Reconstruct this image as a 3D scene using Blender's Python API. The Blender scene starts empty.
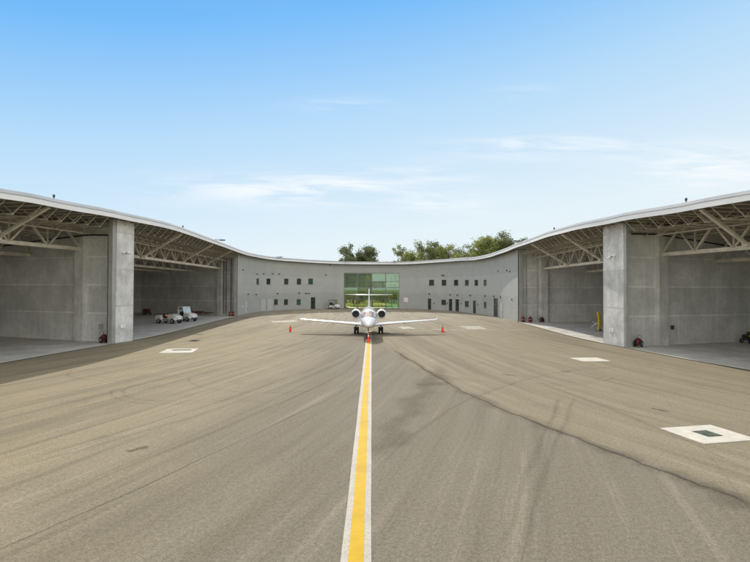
import bpy, bmesh, math, random
from mathutils import Vector, Matrix, noise
R = math.radians
rng = random.Random(7)
sc = bpy.context.scene
C = sc.collection

# ------------------------------------------------------------ camera, sky, sun
CH = 5.1; FPX = 500.0
YAW = math.atan(4/500); PITCH = math.atan(7.5/500); ROLL = R(0.22)
CAMM = (Matrix.Rotation(-YAW, 3, 'Z') @ Matrix.Rotation(PITCH, 3, 'X') @ Matrix.Rotation(-ROLL, 3, 'Y'))
cd = bpy.data.cameras.new('camera'); cam = bpy.data.objects.new('camera', cd); C.objects.link(cam)
cd.sensor_width = 36; cd.lens = 36*FPX/750; cd.clip_start = 0.1; cd.clip_end = 5000
cam.matrix_world = Matrix.Translation((0, 0, CH)) @ (CAMM @ Matrix.Rotation(R(90), 3, 'X')).to_4x4()
sc.camera = cam
SUN_EL = R(33); SUN_AZ = R(-9.5)            # azimuth from +Y, negative = left
w = bpy.data.worlds.new('World'); sc.world = w; w.use_nodes = True
nt = w.node_tree; nt.nodes.clear()
def N(t, ty, **k):
    n = t.nodes.new(ty)
    for a, b in k.items():
        if a.startswith('i_'): n.inputs[int(a[2:])].default_value = b
        else: setattr(n, a, b)
    return n
out = N(nt, 'ShaderNodeOutputWorld'); bg = N(nt, 'ShaderNodeBackground')
sky = N(nt, 'ShaderNodeTexSky', sky_type='NISHITA', sun_disc=False)
sky.sun_elevation = SUN_EL; sky.sun_rotation = SUN_AZ; sky.air_density = 1.25; sky.dust_density = 0.35; sky.ozone_density = 2.2
bg.inputs[1].default_value = 0.15
def mth(t, op, a, b=None, clamp=False):
    n = t.nodes.new('ShaderNodeMath'); n.operation = op; n.use_clamp = clamp
    for i, v in enumerate((a, b)):
        if v is None: continue
        if isinstance(v, (int, float)): n.inputs[i].default_value = v
        else: t.links.new(v, n.inputs[i])
    return n.outputs[0]
def mixc(t, f, a, b, bt='MIX'):
    n = t.nodes.new('ShaderNodeMix'); n.data_type = 'RGBA'; n.blend_type = bt
    for i, v in ((0, f), (6, a), (7, b)):
        if isinstance(v, (int, float)): n.inputs[i].default_value = v
        elif isinstance(v, tuple): n.inputs[i].default_value = (*v, 1) if len(v) == 3 else v
        else: t.links.new(v, n.inputs[i])
    return n.outputs[2]
tc = N(nt, 'ShaderNodeTexCoord'); sp = N(nt, 'ShaderNodeSeparateXYZ'); nt.links.new(tc.outputs['Generated'], sp.inputs[0])
yy = mth(nt, 'MAXIMUM', sp.outputs[1], 0.05)
U = mth(nt, 'DIVIDE', sp.outputs[0], yy); V = mth(nt, 'DIVIDE', sp.outputs[2], yy)
tot = None
for (cu, cv, su, sv, a) in [(-.19, .195, .20, .032, 1.0), (-.10, .205, .10, .016, .8), (.36, .285, .16, .022, 1.0), (.70, .245, .15, .045, 1.0), (-.05, .37, .09, .016, .45), (.10, .23, .12, .03, .5), (.14, .17, .1, .02, .7), (.30, .40, .06, .012, .35)]:
    du = mth(nt, 'DIVIDE', mth(nt, 'SUBTRACT', U, cu), su); dv = mth(nt, 'DIVIDE', mth(nt, 'SUBTRACT', V, cv), sv)
    g = mth(nt, 'MULTIPLY', mth(nt, 'EXPONENT', mth(nt, 'MULTIPLY', mth(nt, 'ADD', mth(nt, 'MULTIPLY', du, du), mth(nt, 'MULTIPLY', dv, dv)), -1.0)), a)
    tot = g if tot is None else mth(nt, 'ADD', tot, g)
cb = N(nt, 'ShaderNodeCombineXYZ')
nt.links.new(mth(nt, 'ADD', mth(nt, 'MULTIPLY', U, 3.2), mth(nt, 'MULTIPLY', V, 6.0)), cb.inputs[0]); nt.links.new(mth(nt, 'MULTIPLY', V, 26.0), cb.inputs[1])
nz = N(nt, 'ShaderNodeTexNoise'); nz.inputs['Scale'].default_value = 1.6; nz.inputs['Detail'].default_value = 9; nz.inputs['Roughness'].default_value = .62; nz.inputs['Distortion'].default_value = .5
nt.links.new(cb.outputs[0], nz.inputs['Vector'])
cl = mth(nt, 'MULTIPLY', mth(nt, 'SUBTRACT', nz.outputs['Fac'], 0.40), 5.0, True)
cl = mth(nt, 'MULTIPLY', mth(nt, 'MULTIPLY', cl, mth(nt, 'MINIMUM', tot, 1.0)), 0.72)
cl = mth(nt, 'MULTIPLY', cl, mth(nt, 'GREATER_THAN', sp.outputs[1], 0.05))
# Nishita radiance, highlights compressed (the photograph is exposed for a blue sky), under a clear-day gradient
one = mixc(nt, 1.0, mixc(nt, 1.0, sky.outputs[0], (.16, .16, .16), 'MULTIPLY'), (1, 1, 1), 'ADD')
nish = mixc(nt, 1.0, sky.outputs[0], one, 'DIVIDE')
rp = N(nt, 'ShaderNodeValToRGB'); el = rp.color_ramp.elements
nt.links.new(mth(nt, 'ADD', mth(nt, 'SUBTRACT', sp.outputs[2], mth(nt, 'MULTIPLY', sp.outputs[0], .15)), .1), rp.inputs[0])
K = [(.10, (.84, .93, .98)), (.20, (.80, .92, .985)), (.30, (.66, .84, .99)), (.42, (.48, .74, .99)), (.60, (.15, .50, .985)), (.80, (.08, .30, .80)), (1.0, (.06, .22, .66))]
el[0].position = K[0][0]; el[0].color = (*K[0][1], 1); el[1].position = K[-1][0]; el[1].color = (*K[-1][1], 1)
for p_, c_ in K[1:-1]: e_ = el.new(p_); e_.color = (*c_, 1)
rs = N(nt, 'ShaderNodeVectorMath', operation='SCALE'); nt.links.new(rp.outputs[0], rs.inputs[0]); rs.inputs['Scale'].default_value = .91/.15
skyb = mixc(nt, .10, rs.outputs[0], nish)
# added unseen broken cloud overhead and behind the camera, for brighter neutral ambient light
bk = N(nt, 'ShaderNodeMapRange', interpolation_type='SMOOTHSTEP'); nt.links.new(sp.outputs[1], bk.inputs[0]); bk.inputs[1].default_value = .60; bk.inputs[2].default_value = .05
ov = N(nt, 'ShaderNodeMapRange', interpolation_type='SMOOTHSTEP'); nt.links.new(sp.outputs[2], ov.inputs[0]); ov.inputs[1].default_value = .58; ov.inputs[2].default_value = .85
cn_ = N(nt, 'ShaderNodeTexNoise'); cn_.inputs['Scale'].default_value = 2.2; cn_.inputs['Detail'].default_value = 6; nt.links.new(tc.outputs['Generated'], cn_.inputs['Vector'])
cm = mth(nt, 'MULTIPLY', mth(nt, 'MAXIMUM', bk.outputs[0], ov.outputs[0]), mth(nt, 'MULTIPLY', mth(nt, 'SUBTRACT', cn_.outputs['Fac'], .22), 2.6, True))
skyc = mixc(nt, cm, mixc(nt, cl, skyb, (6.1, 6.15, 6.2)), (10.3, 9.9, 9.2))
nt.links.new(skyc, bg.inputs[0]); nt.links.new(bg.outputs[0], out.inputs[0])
sd = bpy.data.lights.new('sun', 'SUN'); sun = bpy.data.objects.new('sun', sd); C.objects.link(sun)
sd.energy = 4.2; sd.angle = R(0.53); sd.color = (1.0, 0.93, 0.82)
sv_ = Vector((math.sin(SUN_AZ)*math.cos(SUN_EL), math.cos(SUN_AZ)*math.cos(SUN_EL), math.sin(SUN_EL)))
sun.rotation_euler = sv_.to_track_quat('Z', 'Y').to_euler(); sun.location = (0, 0, 60)
sc.view_settings.view_transform = 'Standard'; sc.view_settings.look = 'None'
sc.view_settings.exposure = 0.15; sc.view_settings.gamma = 1; sc.view_settings.use_curve_mapping = False

# ------------------------------------------------------------ photo point -> ground point
def ray(x, y):
    return CAMM @ Vector(((x-375)/FPX, 1, -(y-281)/FPX))
def G(x, y, z=0.0):
    v = ray(x, y); t = (z-CH)/v.z
    return Vector((v.x*t, v.y*t, z))

# ------------------------------------------------------------ materials
def newmat(name):
    m = bpy.data.materials.new(name); m.use_nodes = True; t = m.node_tree
    return m, t, t.nodes['Principled BSDF']
def noise_fac(t, vec, scale, detail=4, rough=.55, dist=0):
    n = N(t, 'ShaderNodeTexNoise'); n.inputs['Scale'].default_value = scale; n.inputs['Detail'].default_value = detail
    n.inputs['Roughness'].default_value = rough; n.inputs['Distortion'].default_value = dist
    t.links.new(vec, n.inputs['Vector']); return n.outputs['Fac']
def pos(t): return N(t, 'ShaderNodeNewGeometry').outputs['Position']
def objc(t): return N(t, 'ShaderNodeTexCoord').outputs['Object']
def sstep(t, v, a, b):
    n = N(t, 'ShaderNodeMapRange', interpolation_type='SMOOTHSTEP'); t.links.new(v, n.inputs[0])
    n.inputs[1].default_value = a; n.inputs[2].default_value = b; return n.outputs[0]
def scalev(t, v, s):
    n = N(t, 'ShaderNodeVectorMath', operation='MULTIPLY'); t.links.new(v, n.inputs[0]); n.inputs[1].default_value = s; return n.outputs[0]
def bump(t, bs, h, st, dist=.01):
    b = N(t, 'ShaderNodeBump'); b.inputs['Strength'].default_value = st; b.inputs['Distance'].default_value = dist
    t.links.new(h, b.inputs['Height']); t.links.new(b.outputs[0], bs.inputs['Normal'])
def simple(name, col, rough=.5, metal=0, var=.18, scale=3.0, coat=0):
    m, t, b = newmat(name)
    f = noise_fac(t, objc(t), scale, 5)
    c = mixc(t, sstep(t, f, .3, .7), tuple(x*(1-var) for x in col), tuple(min(1, x*(1+var)) for x in col))
    t.links.new(c, b.inputs['Base Color']); b.inputs['Roughness'].default_value = rough; b.inputs['Metallic'].default_value = metal
    if coat: b.inputs['Coat Weight'].default_value = coat
    return m
def concrete(name, col, joint=True, jh=2.67, mottle=.25, tone=.10, jointcol=1.25):
    m, t, b = newmat(name); p = pos(t)
    s = N(t, 'ShaderNodeSeparateXYZ'); t.links.new(p, s.inputs[0]); z = s.outputs[2]
    f1 = noise_fac(t, p, .45, 6, .6); f2 = noise_fac(t, p, 2.6, 6, .65, .4)
    vs = scalev(t, p, (1.2, 1.2, .12)); f3 = noise_fac(t, vs, 1.6, 4)
    c = mixc(t, sstep(t, f1, .3, .72), tuple(x*(1-mottle) for x in col), tuple(x*(1+mottle*.6) for x in col))
    c = mixc(t, mth(t, 'MULTIPLY', sstep(t, f2, .44, .66), .42), c, tuple(x*.68 for x in col))
    c = mixc(t, mth(t, 'MULTIPLY', sstep(t, f3, .5, .7), .38), c, tuple(x*1.22 for x in col))
    if joint:
        wb = mth(t, 'MULTIPLY', mth(t, 'SUBTRACT', f2, .5), .12)
        zz = mth(t, 'DIVIDE', mth(t, 'ADD', z, wb), jh)
        k = mth(t, 'FLOOR', zz); wn = N(t, 'ShaderNodeTexWhiteNoise', noise_dimensions='1D'); t.links.new(k, wn.inputs[1])
        c = mixc(t, 1.0, c, mixc(t, wn.outputs[0], (1-tone,)*3, (1+tone*.4,)*3), 'MULTIPLY')
        d = mth(t, 'ABSOLUTE', mth(t, 'SUBTRACT', mth(t, 'FRACT', mth(t, 'ADD', zz, .5)), .5))
        l = mth(t, 'MULTIPLY', mth(t, 'SUBTRACT', 1.0, sstep(t, d, .012, .035)), sstep(t, f1, .25, .6))
        c = mixc(t, mth(t, 'MULTIPLY', l, .75), c, tuple(x*jointcol for x in col))
    t.links.new(c, b.inputs['Base Color']); b.inputs['Roughness'].default_value = .85
    bump(t, b, f2, .25); return m
M = {}
M['concrete'] = concrete('tilt_up_concrete', (.72, .715, .685), mottle=.18, tone=.10, jointcol=1.35)
M['concrete_light'] = concrete('pillar_concrete', (.66, .655, .63), jh=3.4, mottle=.34, tone=.12, jointcol=.72)
M['concrete_plain'] = concrete('cast_concrete', (.66, .65, .61), joint=False)

# apron
m, t, b = newmat('worn_tarmac'); p = pos(t)
s = N(t, 'ShaderNodeSeparateXYZ'); t.links.new(p, s.inputs[0]); X, Y = s.outputs[0], s.outputs[1]
n = N(t, 'ShaderNodeCombineXYZ'); t.links.new(X, n.inputs[0]); t.links.new(Y, n.inputs[1]); P2 = n.outputs[0]
big = noise_fac(t, P2, .055, 5, .6, .6); med = noise_fac(t, P2, .5, 6, .65, .5); fine = noise_fac(t, P2, 9, 5, .8)
agg = noise_fac(t, P2, 26, 3, .8)
# two paving fields meet along the long crack: xc(Y) is where it runs
xr = N(t, 'ShaderNodeValToRGB'); e_ = xr.color_ramp.elements; t.links.new(mth(t, 'DIVIDE', Y, 130.0), xr.inputs[0])
kk = [(0, 15.5), (9, 11.0), (12.5, 9.2), (16, 7.8), (21.3, 5.5), (30, 3.2), (41, 1.6), (60, -.6), (100, -4)]
e_[0].position = 0; e_[0].color = ((15.5+10)/30,)*3+(1,); e_[1].position = 100/130; e_[1].color = (6/30,)*3+(1,)
for ky, kx in kk[1:-1]: q_ = e_.new(ky/130); q_.color = ((kx+10)/30,)*3+(1,)
xc_ = mth(t, 'SUBTRACT', mth(t, 'MULTIPLY', xr.outputs[0], 30.0), 10.0)
xa = mth(t, 'SUBTRACT', X, xc_); wb = mth(t, 'MULTIPLY', mth(t, 'SUBTRACT', noise_fac(t, P2, .9, 3), .5), .5)
side_ = sstep(t, mth(t, 'ADD', xa, wb), -.15, .15)
an2 = mth(t, 'ADD', mth(t, 'MULTIPLY', X, .925), mth(t, 'MULTIPLY', Y, -.38)); al2 = mth(t, 'ADD', mth(t, 'MULTIPLY', X, .38), mth(t, 'MULTIPLY', Y, .925))
def streak(u, v, su, sv, sc__, dist, seed):
    k = N(t, 'ShaderNodeCombineXYZ'); t.links.new(mth(t, 'MULTIPLY', u, su), k.inputs[0]); t.links.new(mth(t, 'MULTIPLY', v, sv), k.inputs[1]); k.inputs[2].default_value = seed
    return noise_fac(t, k.outputs[0], sc__, 7, .68, dist)
bend = mth(t, 'ADD', an2, mth(t, 'MULTIPLY', mth(t, 'MULTIPLY', al2, al2), .0028))
sA = streak(bend, al2, .42, .035, 1.0, .25, 1.0); sA2 = streak(bend, al2, 1.9, .06, 1.0, .15, 4.0)
sB = streak(xa, Y, .42, .03, 1.0, .25, 7.0); sB2 = streak(xa, Y, 1.9, .05, 1.0, .15, 9.0)
def mixv(f, a_, b_): return mth(t, 'ADD', mth(t, 'MULTIPLY', a_, mth(t, 'SUBTRACT', 1.0, f)), mth(t, 'MULTIPLY', b_, f))
s1_ = mixv(side_, sA, sB); s2_ = mixv(side_, sA2, sB2)
warm = (.236, .200, .130); cool = (.165, .146, .110)
rad = mth(t, 'ADD', mth(t, 'MULTIPLY', X, -1.0), mth(t, 'MULTIPLY', mth(t, 'SUBTRACT', big, .5), 14.0))
wm_ = mth(t, 'MAXIMUM', mth(t, 'MULTIPLY', side_, .62), sstep(t, rad, 1.0, 11.0))
c = mixc(t, wm_, cool, warm)
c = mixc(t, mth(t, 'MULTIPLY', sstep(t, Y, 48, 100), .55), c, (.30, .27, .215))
c = mixc(t, mth(t, 'MULTIPLY', sstep(t, s1_, .46, .70), .62), c, (.135, .115, .08))
c = mixc(t, mth(t, 'MULTIPLY', sstep(t, s2_, .49, .66), .62), c, (.135, .117, .084))
c = mixc(t, mth(t, 'MULTIPLY', sstep(t, s2_, .46, .32), .24), c, (.33, .29, .21))
c = mixc(t, mth(t, 'MULTIPLY', sstep(t, med, .50, .70), .42), c, (.15, .13, .095))
c = mixc(t, mth(t, 'MULTIPLY', sstep(t, med, .42, .26), .12), c, (.30, .265, .20))
c = mixc(t, 1.0, c, mixc(t, sstep(t, fine, .3, .7), (.80,)*3, (1.18,)*3), 'MULTIPLY')
c = mixc(t, 1.0, c, mixc(t, sstep(t, agg, .32, .68), (.74,)*3, (1.26,)*3), 'MULTIPLY')
# paving seams
sw = mth(t, 'MULTIPLY', mth(t, 'SUBTRACT', noise_fac(t, P2, .8, 4), .5), .16)
cc = mth(t, 'DIVIDE', mth(t, 'ADD', mth(t, 'ADD', mth(t, 'ADD', mth(t, 'MULTIPLY', X, .921), mth(t, 'MULTIPLY', Y, -.389)), 1.05), sw), 4.68)
dd = mth(t, 'ABSOLUTE', mth(t, 'SUBTRACT', mth(t, 'FRACT', mth(t, 'ADD', cc, .5)), .5))
seam = mth(t, 'MULTIPLY', mth(t, 'SUBTRACT', 1.0, sstep(t, dd, .0015, .005)), sstep(t, noise_fac(t, P2, .35, 3), .38, .56))
c = mixc(t, mth(t, 'MULTIPLY', seam, .35), c, (.09, .08, .065))
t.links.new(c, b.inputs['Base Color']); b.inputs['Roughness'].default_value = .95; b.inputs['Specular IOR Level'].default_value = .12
bump(t, b, agg, .35, .012); M['tarmac'] = m

def overlay(name, col, thr=(.35, .6), scale=1.2, maxa=.8, rough=.8, st=(1, 1, 1)):
    m, t, b = newmat(name); p = pos(t); f = noise_fac(t, scalev(t, p, st), scale, 7, .7, .4)
    b.inputs['Base Color'].default_value = (*col, 1); b.inputs['Roughness'].default_value = rough
    t.links.new(mth(t, 'MULTIPLY', sstep(t, f, *thr), maxa), b.inputs['Alpha']); return m
M['crack'] = overlay('tar_in_crack', (.085, .075, .06), (.36, .60), 1.4, .65)
M['scuff'] = overlay('tyre_scuff', (.10, .088, .07), (.44, .80), .9, .45)
M['patch_faint'] = overlay('faint_worn_paint', (.42, .38, .30), (.35, .6), 2.0, .55)
M['patch'] = overlay('pale_worn_paint', (.50, .47, .39), (.3, .6), 2.0, .75)
def paint(name, col, worn, lo, hi, sc_):
    m, t, b = newmat(name); p = pos(t); f = noise_fac(t, p, sc_, 6, .8); f2 = noise_fac(t, p, 1.1, 5, .7)
    c = mixc(t, sstep(t, f2, .3, .75), col, tuple(x*.8 for x in col))
    b.inputs['Specular IOR Level'].default_value = .1
    c = mixc(t, sstep(t, f, lo, hi), c, worn); t.links.new(c, b.inputs['Base Color']); b.inputs['Roughness'].default_value = .7; return m
M['yellow'] = paint('yellow_line_paint', (.50, .315, .012), (.33, .24, .07), .60, .78, 16)
M['white_line'] = paint('speckled_white_paint', (.46, .44, .385), (.26, .235, .185), .40, .66, 30)
M['floor'] = concrete('hangar_floor_concrete', (.54, .52, .475), joint=False, mottle=.26); M['floor'].node_tree.nodes['Principled BSDF'].inputs['Roughness'].default_value = .5
M['pad'] = concrete('pad_concrete', (.50, .475, .41), joint=False, mottle=.12)
M['pad'].node_tree.nodes['Principled BSDF'].inputs['Specular IOR Level'].default_value = .1
M['grass'] = simple('dry_lawn', (.27, .31, .05), .9, 0, .35, .25)

# office cladding
m, t, b = newmat('office_metal_cladding'); p = pos(t); s = N(t, 'ShaderNodeSeparateXYZ'); t.links.new(p, s.inputs[0]); z = s.outputs[2]
zz = mth(t, 'DIVIDE', z, 1.96); d = mth(t, 'ABSOLUTE', mth(t, 'SUBTRACT', mth(t, 'FRACT', mth(t, 'ADD', zz, .5)), .5))
wn = N(t, 'ShaderNodeTexWhiteNoise', noise_dimensions='1D'); t.links.new(mth(t, 'FLOOR', zz), wn.inputs[1])
f1 = noise_fac(t, p, .5, 6, .6); st_ = noise_fac(t, scalev(t, p, (1.5, 1.5, .08)), 1.2, 4)
base = (.405, .415, .388)
c = mixc(t, sstep(t, f1, .3, .7), tuple(x*.95 for x in base), tuple(x*1.04 for x in base))
c = mixc(t, mth(t, 'MULTIPLY', sstep(t, st_, .52, .72), .16), c, (.34, .35, .33))
c = mixc(t, 1.0, c, mixc(t, wn.outputs[0], (.93,)*3, (1.03,)*3), 'MULTIPLY')
c = mixc(t, mth(t, 'MULTIPLY', mth(t, 'SUBTRACT', 1.0, sstep(t, d, .010, .022)), .45), c, (.30, .31, .29))
t.links.new(c, b.inputs['Base Color']); b.inputs['Roughness'].default_value = .55; M['clad'] = m

M['fascia'] = simple('white_fascia_metal', (.80, .80, .79), .4, 0, .05, .4)
M['coping'] = simple('grey_coping_metal', (.33, .345, .36), .95, .0, .08, .5); M['coping'].node_tree.nodes['Principled BSDF'].inputs['Specular IOR Level'].default_value = .05
M['membrane'] = simple('roof_membrane', (.6, .6, .58), .8)
M['deck'] = simple('brown_grey_roof_deck', (.12, .105, .085), .8, 0, .2, .5)
M['steel'] = simple('galvanised_tan_steel', (.56, .51, .42), .55, .15, .2, 1.5)
M['steel_light'] = simple('pale_cream_steel', (.70, .65, .54), .5, .1, .15, 1.5)
M['grate'] = simple('rusty_iron_grate', (.03, .032, .03), 1.0, 0, .3, 5); M['grate'].node_tree.nodes['Principled BSDF'].inputs['Specular IOR Level'].default_value = .05
M['grate_green'] = simple('grey_green_iron_grate', (.10, .12, .10), 1.0, 0, .3, 5); M['grate_green'].node_tree.nodes['Principled BSDF'].inputs['Specular IOR Level'].default_value = .05
M['jamb'] = simple('grey_door_jamb', (.38, .38, .36), .5, .2, .1, 1)
M['black'] = simple('black_rubber', (.02, .02, .02), .6, 0, .2)
M['dark'] = simple('dark_metal', (.06, .06, .06), .45, .3, .2)
M['tyre'] = simple('tyre_rubber', (.025, .025, .025), .8, 0, .2)
M['hub'] = simple('wheel_hub', (.45, .45, .45), .4, .6, .1)
M['frame'] = simple('window_frame_grey', (.16, .17, .16), .4, .3, .1)
M['door'] = simple('door_paint_grey', (.47, .49, .46), .5, 0, .06)
M['red'] = simple('red_enamel', (.17, .014, .013), .35, 0, .2)
M['dkred'] = simple('dark_red_enamel', (.12, .014, .014), .45, 0, .2)
M['orange'] = simple('orange_plastic', (.85, .2, .03), .5, 0, .1)
M['conered'] = simple('cone_red_plastic', (.80, .05, .02), .5, 0, .08)
M['yel'] = simple('safety_yellow', (.72, .50, .01), .4, 0, .12)
M['white'] = simple('white_enamel', (.78, .78, .76), .35, 0, .06, 2)
M['jetwhite'] = simple('aircraft_white_gloss', (.82, .82, .82), .18, 0, .02, 1, coat=.6)
M['jetgrey'] = simple('polished_inlet_lip', (.75, .75, .77), .22, .8, .05)
M['tan'] = simple('tan_sun_shade', (.62, .42, .29), .35, 0, .25, 6)
M['bluepaper'] = simple('pale_blue_screen', (.45, .60, .68), .3, 0, .15, 4)
M['sign'] = simple('faded_pink_white_sign', (.85, .70, .70), .5, 0, .03)
M['signred'] = simple('faded_red_print', (.60, .25, .26), .5, 0, .1)
def glossglass(name, col, rough=.06):
    m, t, b = newmat(name); b.inputs['Base Color'].default_value = (*col, 1); b.inputs['Roughness'].default_value = rough
    b.inputs['Specular IOR Level'].default_value = .8; return m
M['dglass'] = glossglass('dark_window_glass', (.025, .035, .028))
M['gglass'] = glossglass('green_window_glass', (.03, .09, .035))
def tglass(name, tint, refl):
    m = bpy.data.materials.new(name); m.use_nodes = True; t = m.node_tree; t.nodes.clear()
    o = N(t, 'ShaderNodeOutputMaterial'); a = N(t, 'ShaderNodeBsdfTransparent'); a.inputs[0].default_value = (*tint, 1)
    g = N(t, 'ShaderNodeBsdfGlossy'); g.inputs[0].default_value = (.75, 1, .85, 1); g.inputs[1].default_value = .03
    x = N(t, 'ShaderNodeMixShader'); x.inputs[0].default_value = refl
    t.links.new(a.outputs[0], x.inputs[1]); t.links.new(g.outputs[0], x.inputs[2]); t.links.new(x.outputs[0], o.inputs[0]); return m
M['glass_a'] = tglass('clear_green_glass', (.84, .86, .64), .07)
M['glass_b'] = tglass('pale_green_reflecting_glass', (.42, .70, .53), .20)
M['glass_c'] = tglass('deep_olive_glass', (.58, .62, .28), .05)
M['bark'] = simple('tree_bark', (.12, .09, .065), .9, 0, .3, 4)
def leafmat(name, a, bb):
    m, t, b = newmat(name); oi = N(t, 'ShaderNodeNewGeometry').outputs['Random Per Island']
    f = noise_fac(t, objc(t), .35, 4, .6)
    c = mixc(t, oi, a, bb); c = mixc(t, sstep(t, f, .35, .65), c, tuple(x*.62 for x in a))
    t.links.new(c, b.inputs['Base Color']); b.inputs['Roughness'].default_value = .6
    b.inputs['Transmission Weight'].default_value = 0
    tr = N(t, 'ShaderNodeBsdfTranslucent'); t.links.new(c, tr.inputs[0]); x = N(t, 'ShaderNodeMixShader'); x.inputs[0].default_value = .45
    t.links.new(b.outputs[0], x.inputs[1]); t.links.new(tr.outputs[0], x.inputs[2]); t.links.new(x.outputs[0], t.nodes['Material Output'].inputs[0]); return m
M['leaf'] = leafmat('olive_green_leaves', (.17, .20, .07), (.31, .32, .12))
M['leafy'] = leafmat('yellow_green_leaves', (.21, .25, .065), (.36, .365, .125))
M['leafd'] = leafmat('dark_green_leaves', (.13, .165, .07), (.24, .26, .12))

# ------------------------------------------------------------ mesh builder
class MB:
    def __init__(s): s.v = []; s.f = []
    def add(s, vs, fs):
        k = len(s.v); s.v += [Vector(v) for v in vs]; s.f += [tuple(i+k for i in f) for f in fs]; return s
    def box(s, c, d, rz=0, mat=None):
        vs = [Vector((x*d[0]/2, y*d[1]/2, z*d[2]/2)) for z in (-1, 1) for y in (-1, 1) for x in (-1, 1)]
        mm = Matrix.Rotation(rz, 3, 'Z') if mat is None else mat
        return s.add([mm @ v + Vector(c) for v in vs], [(0, 2, 3, 1), (4, 5, 7, 6), (0, 1, 5, 4), (2, 6, 7, 3), (0, 4, 6, 2), (1, 3, 7, 5)])
    def beam(s, a, b, w, h, up=Vector((0, 0, 1))):
        a, b = Vector(a), Vector(b); d = b-a; L = d.length
        if L < 1e-6: return s
        z = d/L; x = up.cross(z)
        if x.length < 1e-4: x = Vector((1, 0, 0)).cross(z)
        x.normalize(); y = z.cross(x)
        mm = Matrix((x, y, z)).transposed()
        return s.box((a+b)/2, (w, h, L), mat=mm)
    def tube(s, a, b, r0, r1=None, n=10, caps=True):
        r1 = r0 if r1 is None else r1; a, b = Vector(a), Vector(b); z = (b-a).normalized()
        x = z.orthogonal().normalized(); y = z.cross(x); vs = []
        for c, r in ((a, r0), (b, r1)):
            vs += [c + x*math.cos(2*math.pi*i/n)*r + y*math.sin(2*math.pi*i/n)*r for i in range(n)]
        fs = [(i, (i+1) % n, n+(i+1) % n, n+i) for i in range(n)]
        if caps: fs += [tuple(range(n))[::-1], tuple(range(n, 2*n))]
        return s.add(vs, fs)
    def loft(s, rings, caps=True):
        n = len(rings[0]); vs = [v for r in rings for v in r]; fs = []
        for k in range(len(rings)-1):
            for i in range(n): fs.append((k*n+i, k*n+(i+1) % n, (k+1)*n+(i+1) % n, (k+1)*n+i))
        if caps: fs += [tuple(range(n))[::-1], tuple((len(rings)-1)*n+i for i in range(n))]
        return s.add(vs, fs)
    def prism(s, poly, z0, z1):
        n = len(poly); return s.add([(p[0], p[1], z0) for p in poly]+[(p[0], p[1], z1) for p in poly],
            [tuple(range(n))[::-1], tuple(range(n, 2*n))]+[(i, (i+1) % n, n+(i+1) % n, n+i) for i in range(n)])
    def extr_y(s, prof, y0, y1, scale1=1):      # profile in x,z extruded along y
        n = len(prof); return s.add([(p[0], y0, p[1]) for p in prof]+[(p[0], y1, p[1]) for p in prof],
            [tuple(range(n)), tuple(range(n, 2*n))[::-1]]+[(i, n+i, n+(i+1) % n, (i+1) % n) for i in range(n)])
    def extr_x(s, prof, x0, x1):                # profile in y,z extruded along x
        n = len(prof); return s.add([(x0, p[0], p[1]) for p in prof]+[(x1, p[0], p[1]) for p in prof],
            [tuple(range(n))[::-1], tuple(range(n, 2*n))]+[(i, (i+1) % n, n+(i+1) % n, n+i) for i in range(n)])
    def build(s, name, mat, parent=None, smooth=False, bevel=0, loc=None):
        me = bpy.data.meshes.new(name); off = Vector((0, 0, 0))
        if parent is not None and parent.get('_world'): off = Vector(parent['_world'])
        me.from_pydata([v-off for v in s.v], [], s.f); me.validate()
        bm = bmesh.new(); bm.from_mesh(me); bmesh.ops.recalc_face_normals(bm, faces=bm.faces)
        if bevel: bmesh.ops.bevel(bm, geom=[e for e in bm.edges if len(e.link_faces) == 2 and e.calc_face_angle(0) > .5], offset=bevel, segments=2, affect='EDGES', clamp_overlap=True)
        bm.to_mesh(me); bm.free()
        if smooth:
            for p in me.polygons: p.use_smooth = True
            me.set_sharp_from_angle(angle=R(40))
        me.materials.append(M[mat] if isinstance(mat, str) else mat)
        o = bpy.data.objects.new(name, me); C.objects.link(o)
        if parent is not None:
            o.parent = parent
            if parent.get('_world') is not None: o['_world'] = [0.0, 0.0, 0.0]; del o['_world']
            if hasattr(parent, 'type') and parent.get('_world'): o['_w'] = list(off)
        if loc is not None: o.location = loc
        return o
def sub(mb, name, mat, part, root, **k):
    """a sub-part: child of part, built in the same coordinates as the part"""
    o = mb.build(name, mat, None, **k); off = Vector(root['_world']) if root is not None and root.get('_world') else Vector()
    for v in o.data.vertices: v.co -= off
    o.parent = part; return o
def root(name, label, cat, loc=(0, 0, 0), rz=0, group=None, world=False):
    o = bpy.data.objects.new(name, None); C.objects.link(o); o.location = loc; o.rotation_euler = (0, 0, rz)
    o['label'] = label; o['category'] = cat
    if group: o['group'] = group
    if world: o['_world'] = list(loc)
    o.empty_display_size = .3; return o
def tag(o, label, cat, group=None):
    o['label'] = label; o['category'] = cat
    if group: o['group'] = group
    return o
def struct(o, kind='structure'): o['kind'] = kind; return o
def copy_tree(o, parent=None):
    c = o.copy(); C.objects.link(c)
    if parent is not None: c.parent = parent; c.matrix_parent_inverse = o.matrix_parent_inverse.copy()
    for ch in list(kids[o.name]) if o.name in kids else []: copy_tree(ch, c)
    return c
kids = {}
def refresh():
    kids.clear()
    for o in bpy.data.objects:
        if o.parent: kids.setdefault(o.parent.name, []).append(o)

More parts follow.
